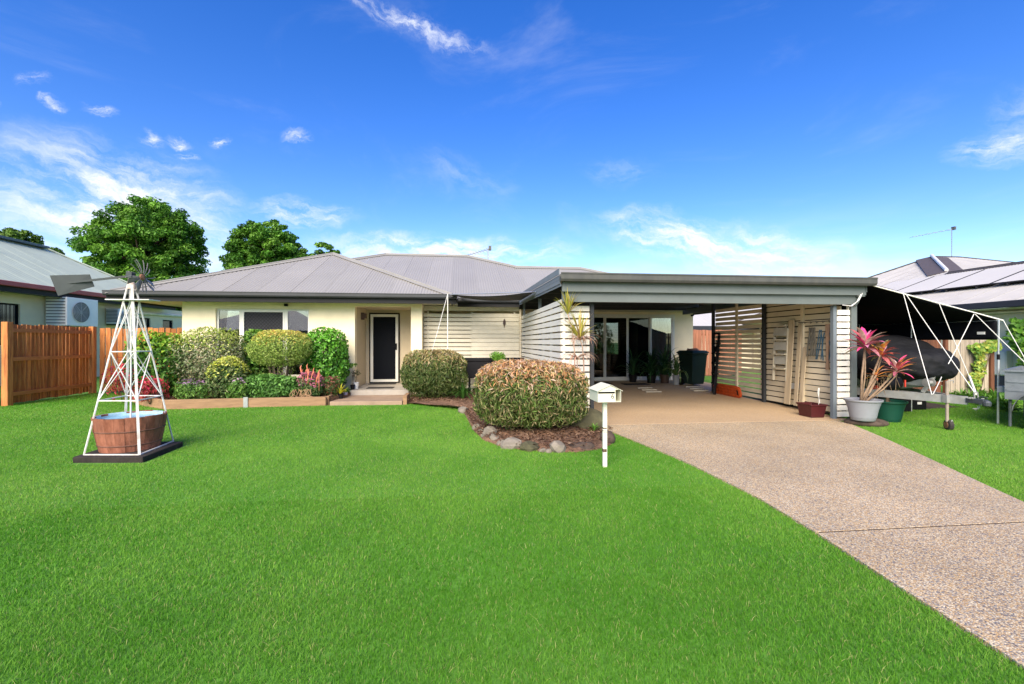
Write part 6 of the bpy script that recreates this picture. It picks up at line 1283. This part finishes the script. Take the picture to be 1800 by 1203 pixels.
for k in range(11):
    t_ = k / 10; cxk = ca.x - .09 + .16 * t_; czk = .545 - .16 * math.sin(math.pi * t_) if k > 3 else .55; Rk = Matrix.Rotation(math.pi / 2 * (k % 2), 3, 'X')
    chn.tube([Vector((cxk, ca.y - .07 - .06 * t_, czk)) + Rk @ Vector((.022 * math.cos(a), .012 * math.sin(a), 0)) for a in np.linspace(0, 6.283, 9)], .005, 5, caps=False)
chn.build('chain', GALV, BTR)
MB().box(7.30, 7.34, 7.28, 7.40, .56, .63).build('lamp', M('red_lens', (.45, .03, .02), .3), BTR)
for s in (-1, 1):
    wl2 = MB(); wl2.lathe((8.0 + s * .86, 9.2, .27), [(.10, -.08), (.22, -.09), (.27, -.06), (.27, .06), (.22, .09), (.10, .08)], 24, Matrix.Rotation(math.pi / 2, 3, 'Y')); w_o = wl2.build('wheel', M('tyre_rubber', (.008, .008, .009), .85, .2, 20, spec=.1), BTR, smooth=True, auto=40); MB().lathe((8.0 + s * .86, 9.2, .27), [(.01, -.07), (.15, -.05), (.15, .05), (.01, .07)], 18, Matrix.Rotation(math.pi / 2, 3, 'Y')).build('rim', GALV, w_o)
MB().bar((7.15, 9.2, .27), (8.85, 9.2, .27), .05, .05).build('axle', GALV, BTR)
tank = MB(); tank.lathe((7.52, 7.25, .68), [(.02, -.17), (.12, -.15), (.14, -.10), (.14, .10), (.12, .15), (.02, .17)], 20, Matrix.Rotation(math.radians(90), 3, 'Y')); tk_ = tank.build('black_float', BLK, None, smooth=True, loc=(7.52, 7.25, .55), auto=50); tag(tk_, 'black round float resting on the trailer drawbar with a red tag', 'float'); MB().box(7.66, 7.68, 7.09, 7.11, .62, .74).build('red_tag', M('red_tag', (.55, .05, .03), .5), tk_)
for x, y, w_, lab in ((8.75, 8.35, .40, 'black box stored on the ground under the boat trailer'), (9.35, 8.55, .34, 'smaller black crate stored under the boat trailer')):
    t = thing('crate', (x, y, 0), lab, 'crate'); MB().box(x - w_ / 2, x + w_ / 2, y - .2, y + .2, .005, .26).build('body', BLK, t, bevel=.012); MB().box(x - w_ / 2 - .012, x + w_ / 2 + .012, y - .212, y + .212, .262, .29).build('lid', BLK, t, bevel=.008); MB().box(x - .05, x + .05, y - .205, y - .201, .12, .17).build('label_plate', M('label_white', (.7, .7, .68), .6), t)
# guy ropes of the canopy
fe = lambda px: tp0 + (tp1 - tp0) * max(0, min(1, (px - 1522) / (1748 - 1522)))
rope(fe(1583), G(1638, 694, .57), 'white guy rope from the canopy edge straight down to the trailer drawbar')
tbk = G(1715, 693, .58); rope(fe(1588), tbk, 'long white guy rope crossing from the canopy edge to the trailer coupling')
rope(fe(1647), G(1704, 663, .80), 'white guy rope from the middle of the canopy edge to the thick rope tackle'); rope(fe(1708), PY(1667, 640, 6.78), 'short white guy rope crossing back from the canopy edge to the boat cover')
o = rope(G(1704, 662, .80), tbk, 'thick doubled white rope tackle above the trailer coupling', .018, 0)
rope(G(1655, 663, .80), G(1640, 693, .57), 'short white rope stay beside the winch post of the trailer')
rope(fe(1710), PY(1838, 672, 6.4), 'white guy rope from the canopy edge towards the box trailer'); rope(tp1 + Vector((.12, 0, 0)), PY(1842, 700, 6.4), 'white guy rope from the corner pole top towards the box trailer')
t = thing('rope_cleat', tuple(tbk - Vector((0, 0, .05))), 'small rusty metal frame tying the guy ropes at the trailer coupling', 'cleat'); m_ = MB(); q_ = tbk
for a, b_ in (((-.03, .02), (.03, .03)), ((.03, .03), (.05, -.13)), ((.05, -.13), (-.01, -.14)), ((-.01, -.14), (-.03, .02))): m_.bar(q_ + Vector((a[0], 0, a[1])), q_ + Vector((b_[0], 0, b_[1])), .014, .014)
m_.build('frame', GALV, t)
# cord loops over the carport corner
cl = MB(); cl.tube([(6.78, 7.28, 2.02), (6.88, 7.24, 2.10), (6.98, 7.26, 2.24)], .006, 5); cl.tube([(6.66, 7.30, 2.05), (6.80, 7.25, 2.03), (6.94, 7.25, 2.14), (7.02, 7.27, 2.26)], .006, 5); tag(cl.build('tie_cord', ROPE, None, loc=(6.8, 7.28, 2.03)), 'white tie cord looped under the carport gutter end', 'cord')
# ------------------------------------------------------------------ galvanised box trailer at the right
x0 = PY(1766, 690, 6.55).x; y0 = 6.55
BX = thing('box_trailer', (x0, y0, 0), 'galvanised box trailer beside the canopy corner pole', 'trailer'); GL2 = M('galvanised_sheet', (.19, .21, .23), .45, .14, 6, metal=.35, dirt=.3, dirtcol=(.24, .24, .23))
x1, y1 = x0 + 1.5, y0 + 2.0
m_ = MB(); m_.box(x0, x1, y0, y0 + .03, .46, .92); m_.box(x0, x0 + .03, y0 + .03, y1, .46, .92); m_.box(x1 - .03, x1, y0 + .03, y1, .46, .92); m_.box(x0 + .03, x1 - .03, y1 - .03, y1, .46, .92); m_.box(x0 + .03, x1 - .03, y0 + .03, y1 - .03, .46, .49); m_.build('tray', GL2, BX)
for z in (.60, .74): MB().box(x0 + .02, x1, y0 - .012, y0 - .001, z, z + .03).build('rib', GL2, BX)
MB().bar((x0 - .02, y0 - .01, .93), (x1, y0 - .01, .93), .05, .03).build('top_rail', GL2, BX); MB().bar((x0, y0, .93), (x0, y1, .93), .05, .03).build('top_rail', GL2, BX); MB().box(x0 - .10, x0 - .002, y0 + .1, y0 + .22, .56, .66).build('lamp_bracket', GL2, BX)
fg = MB(); cw = Vector((x0 + .50, y0 - .14, .29)); fg.loft([[(cw.x + .40 * math.cos(a), cw.y - .10, cw.z + .36 * math.sin(a)), (cw.x + .40 * math.cos(a), y0 - .002, cw.z + .36 * math.sin(a))] for a in np.linspace(0, math.pi, 14)], closed=False, cap=False); o = fg.build('mudguard', GL2, BX, smooth=True); o.modifiers.new('s', 'SOLIDIFY').thickness = .004
for yy in (y0 - .14, y1 + .14):
    wl2 = MB(); wl2.lathe((cw.x + .02, yy, .29), [(.12, -.08), (.24, -.09), (.29, -.06), (.29, .06), (.24, .09), (.12, .08)], 26, Matrix.Rotation(math.pi / 2, 3, 'X')); w_o = wl2.build('wheel', M('tyre_rubber', (.008, .008, .009), .85, .2, 20, spec=.1), BX, smooth=True, auto=40); MB().lathe((cw.x + .02, yy, .29), [(.01, -.07), (.16, -.05), (.16, .05), (.01, .07)], 18, Matrix.Rotation(math.pi / 2, 3, 'X')).build('rim', GL2, w_o)
MB().bar((cw.x + .02, y0 - .1, .29), (cw.x + .02, y1 + .1, .29), .05, .05).build('axle', GL2, BX); MB().tube([(x0 + .05, y0 + .1, 0), (x0 + .05, y0 + .1, .46)], .02, 8).build('prop_leg', GL2, BX); MB().tube([(x0 + .05, y1 - .1, 0), (x0 + .05, y1 - .1, .46)], .02, 8).build('prop_leg', GL2, BX)
BX.rotation_euler.z = math.radians(-60)
# ------------------------------------------------------------------ vine and undergrowth at the right
def vine(boxes, n, seed, label, leaf, cols):
    rg = np.random.default_rng(seed); Ps = []; base_ = Vector(boxes[0][0])
    for c_, s_, k_ in boxes:
        p_, n_, _ = superpts(rg, int(n * k_), tuple(c_), s_, 2.2, .3, .25, 3); Ps.append(p_)
    P = np.concatenate(Ps); t = thing('vine', (base_.x, base_.y, 0), label, 'vine'); N_ = np.tile([-.6, -.6, .45], (len(P), 1)); me = leafmesh('foliage', rg, P - np.array([base_.x, base_.y, 0]), N_, leaf, leaf * .8, palette(rg, len(P), cols), jitter=.35, droop=.6); me.materials.append(LEAF); tag(link('foliage', me, t), kind='stuff')
    st = MB()
    for c_, s_, k_ in boxes: st.tube([(base_.x, base_.y + .1, 0), (Vector((base_.x, base_.y, .6)) + Vector(c_)) / 2, c_], [.02, .012, .005], 6)
    st.build('stem', STEM, t, smooth=True)
GL = [(.11, .27, .03), (.17, .36, .05), (.24, .42, .06), (.07, .18, .025)]
v1_ = PX(1797, 592, NX + .3); v2_ = PX(1812, 632, NX + .3); vine([(tuple(v1_), (.42, .25, .42), .5), (tuple(v2_), (.30, .2, .5), .4), (tuple(PX(1806, 578, NX + .3)), (.4, .2, .3), .2)], 620, 101, 'bright green leafy vine climbing the beige wall over the meter box', .16, GL)
v3 = PY(1728, 612, 10.05); vine([(tuple(v3), (.30, .10, .12), .35), (tuple(PY(1745, 608, 10.05)), (.2, .1, .16), .3), (tuple(PY(1722, 640, 10.05)), (.12, .08, .35), .25), (tuple(PY(1714, 668, 10.05)), (.12, .08, .3), .15)], 620, 102, 'yellow-green vine trailing down the end of the weathered fence', .11, [(.20, .34, .05), (.30, .40, .06), (.12, .26, .04), (.42, .44, .08)])
rr = random.Random(14); k = 0
WD = thing('weed_bed', tuple(G(1742, 712)), 'leafy green weeds along the foot of the fence and beige wall', 'weeds')
for px, py in ((1690, 706), (1708, 708), (1722, 711), (1735, 712), (1750, 716), (1766, 720), (1782, 724), (1797, 728), (1742, 704), (1765, 708)):
    p_ = G(px, py); strappy('weed_clump', None, (p_.x, p_.y + .2, 0), 70, rr.uniform(.26, .42), .035, [(.07, .19, .02), (.11, .26, .03), (.16, .32, .05)], 110 + k, 0, parent=WD, part='weed_clump', curl=.4); k += 1
pk = G(1775, 712); tag(MB().blob((pk.x, pk.y, .16), (.07, .05, .03), rr, 2, .2).build('fallen_leaf', M('orange_leaf', (.55, .28, .04), .7, .2, 20), None, smooth=True, loc=(pk.x, pk.y, .14)), 'orange fallen leaf caught in the weeds by the box trailer', 'leaf')
# greenery behind the rear window and beyond the fences
shrub('shrub', 'sunlit yellow-green shrub seen through the rear window grille', (6.5, 22.6, 1.3), (1.2, .7, 1.3), 3200, .16, .07, [(.30, .42, .04), (.22, .36, .04), (.14, .26, .03)], 120, z0=0)
shrub('shrub', 'small green crown with red flowers above the red-brown fence', (8.9, 19.4, 1.75), (.5, .4, .55), 1200, .12, .06, MID, 121, [(.5, .12, .12), (.12, .28, .04)], .3, z0=0)
# ------------------------------------------------------------------ across the street: what the windows look out on
MB().box(-200, 200, -15, -8.5, -.2, .012).build('road', M('asphalt', (.055, .055, .057), .9, .2, 4, bump=.4, bscale=120)); tag(bpy.data.objects['road'], kind='structure')
def opposite(x, w_, label, wc, rc):
    t = thing('house', (x, -26, 0), label, 'house', 'houses across the street'); x0, x1, yf = x - w_ / 2, x + w_ / 2, -22
    MB().box(x0 + .6, x1 - .6, -34, yf - .6, 0, 2.5).build('wall', M('opposite_wall_%d' % x, wc, .85), t)
    roof_sheets(t, (x1, yf, 2.5), (x0, yf, 2.5), .42, lambda u: min(u, 6, w_ - u), rc, pitch=.3, amp=.015, width=3, sps=3)
    roof_sheets(t, (x1, -34, 2.5), (x1, yf, 2.5), .42, lambda u: min(u, 6, 12 - u), rc, pitch=.3, amp=.015, width=3, sps=3) if False else None
    MB().box(x0, x1, yf - .02, yf + .1, 2.35, 2.52).build('gutter', GUT, t)
    for k in range(3):
        a = x0 + 1.6 + k * (w_ - 4) / 2.4
        f = MB(); f.box(a, a + 1.6, yf - .62, yf - .55, .9, 2.1); wn_ = f.build('window', WHITE, t); MB().box(a + .06, a + 1.54, yf - .56, yf - .545, .96, 2.04).build('pane', M('dusk_glass', (.018, .024, .035), .12, .1, 2, spec=.6), wn_)
PALE = M('pale_cream_roof', (.60, .57, .50), .6, .05, 1)
opposite(-20, 15, 'cream house with a pale roof across the street', (.60, .55, .45), PALE)
opposite(-3, 14, 'grey-walled house with a pale roof across the street', (.42, .42, .42), PALE)
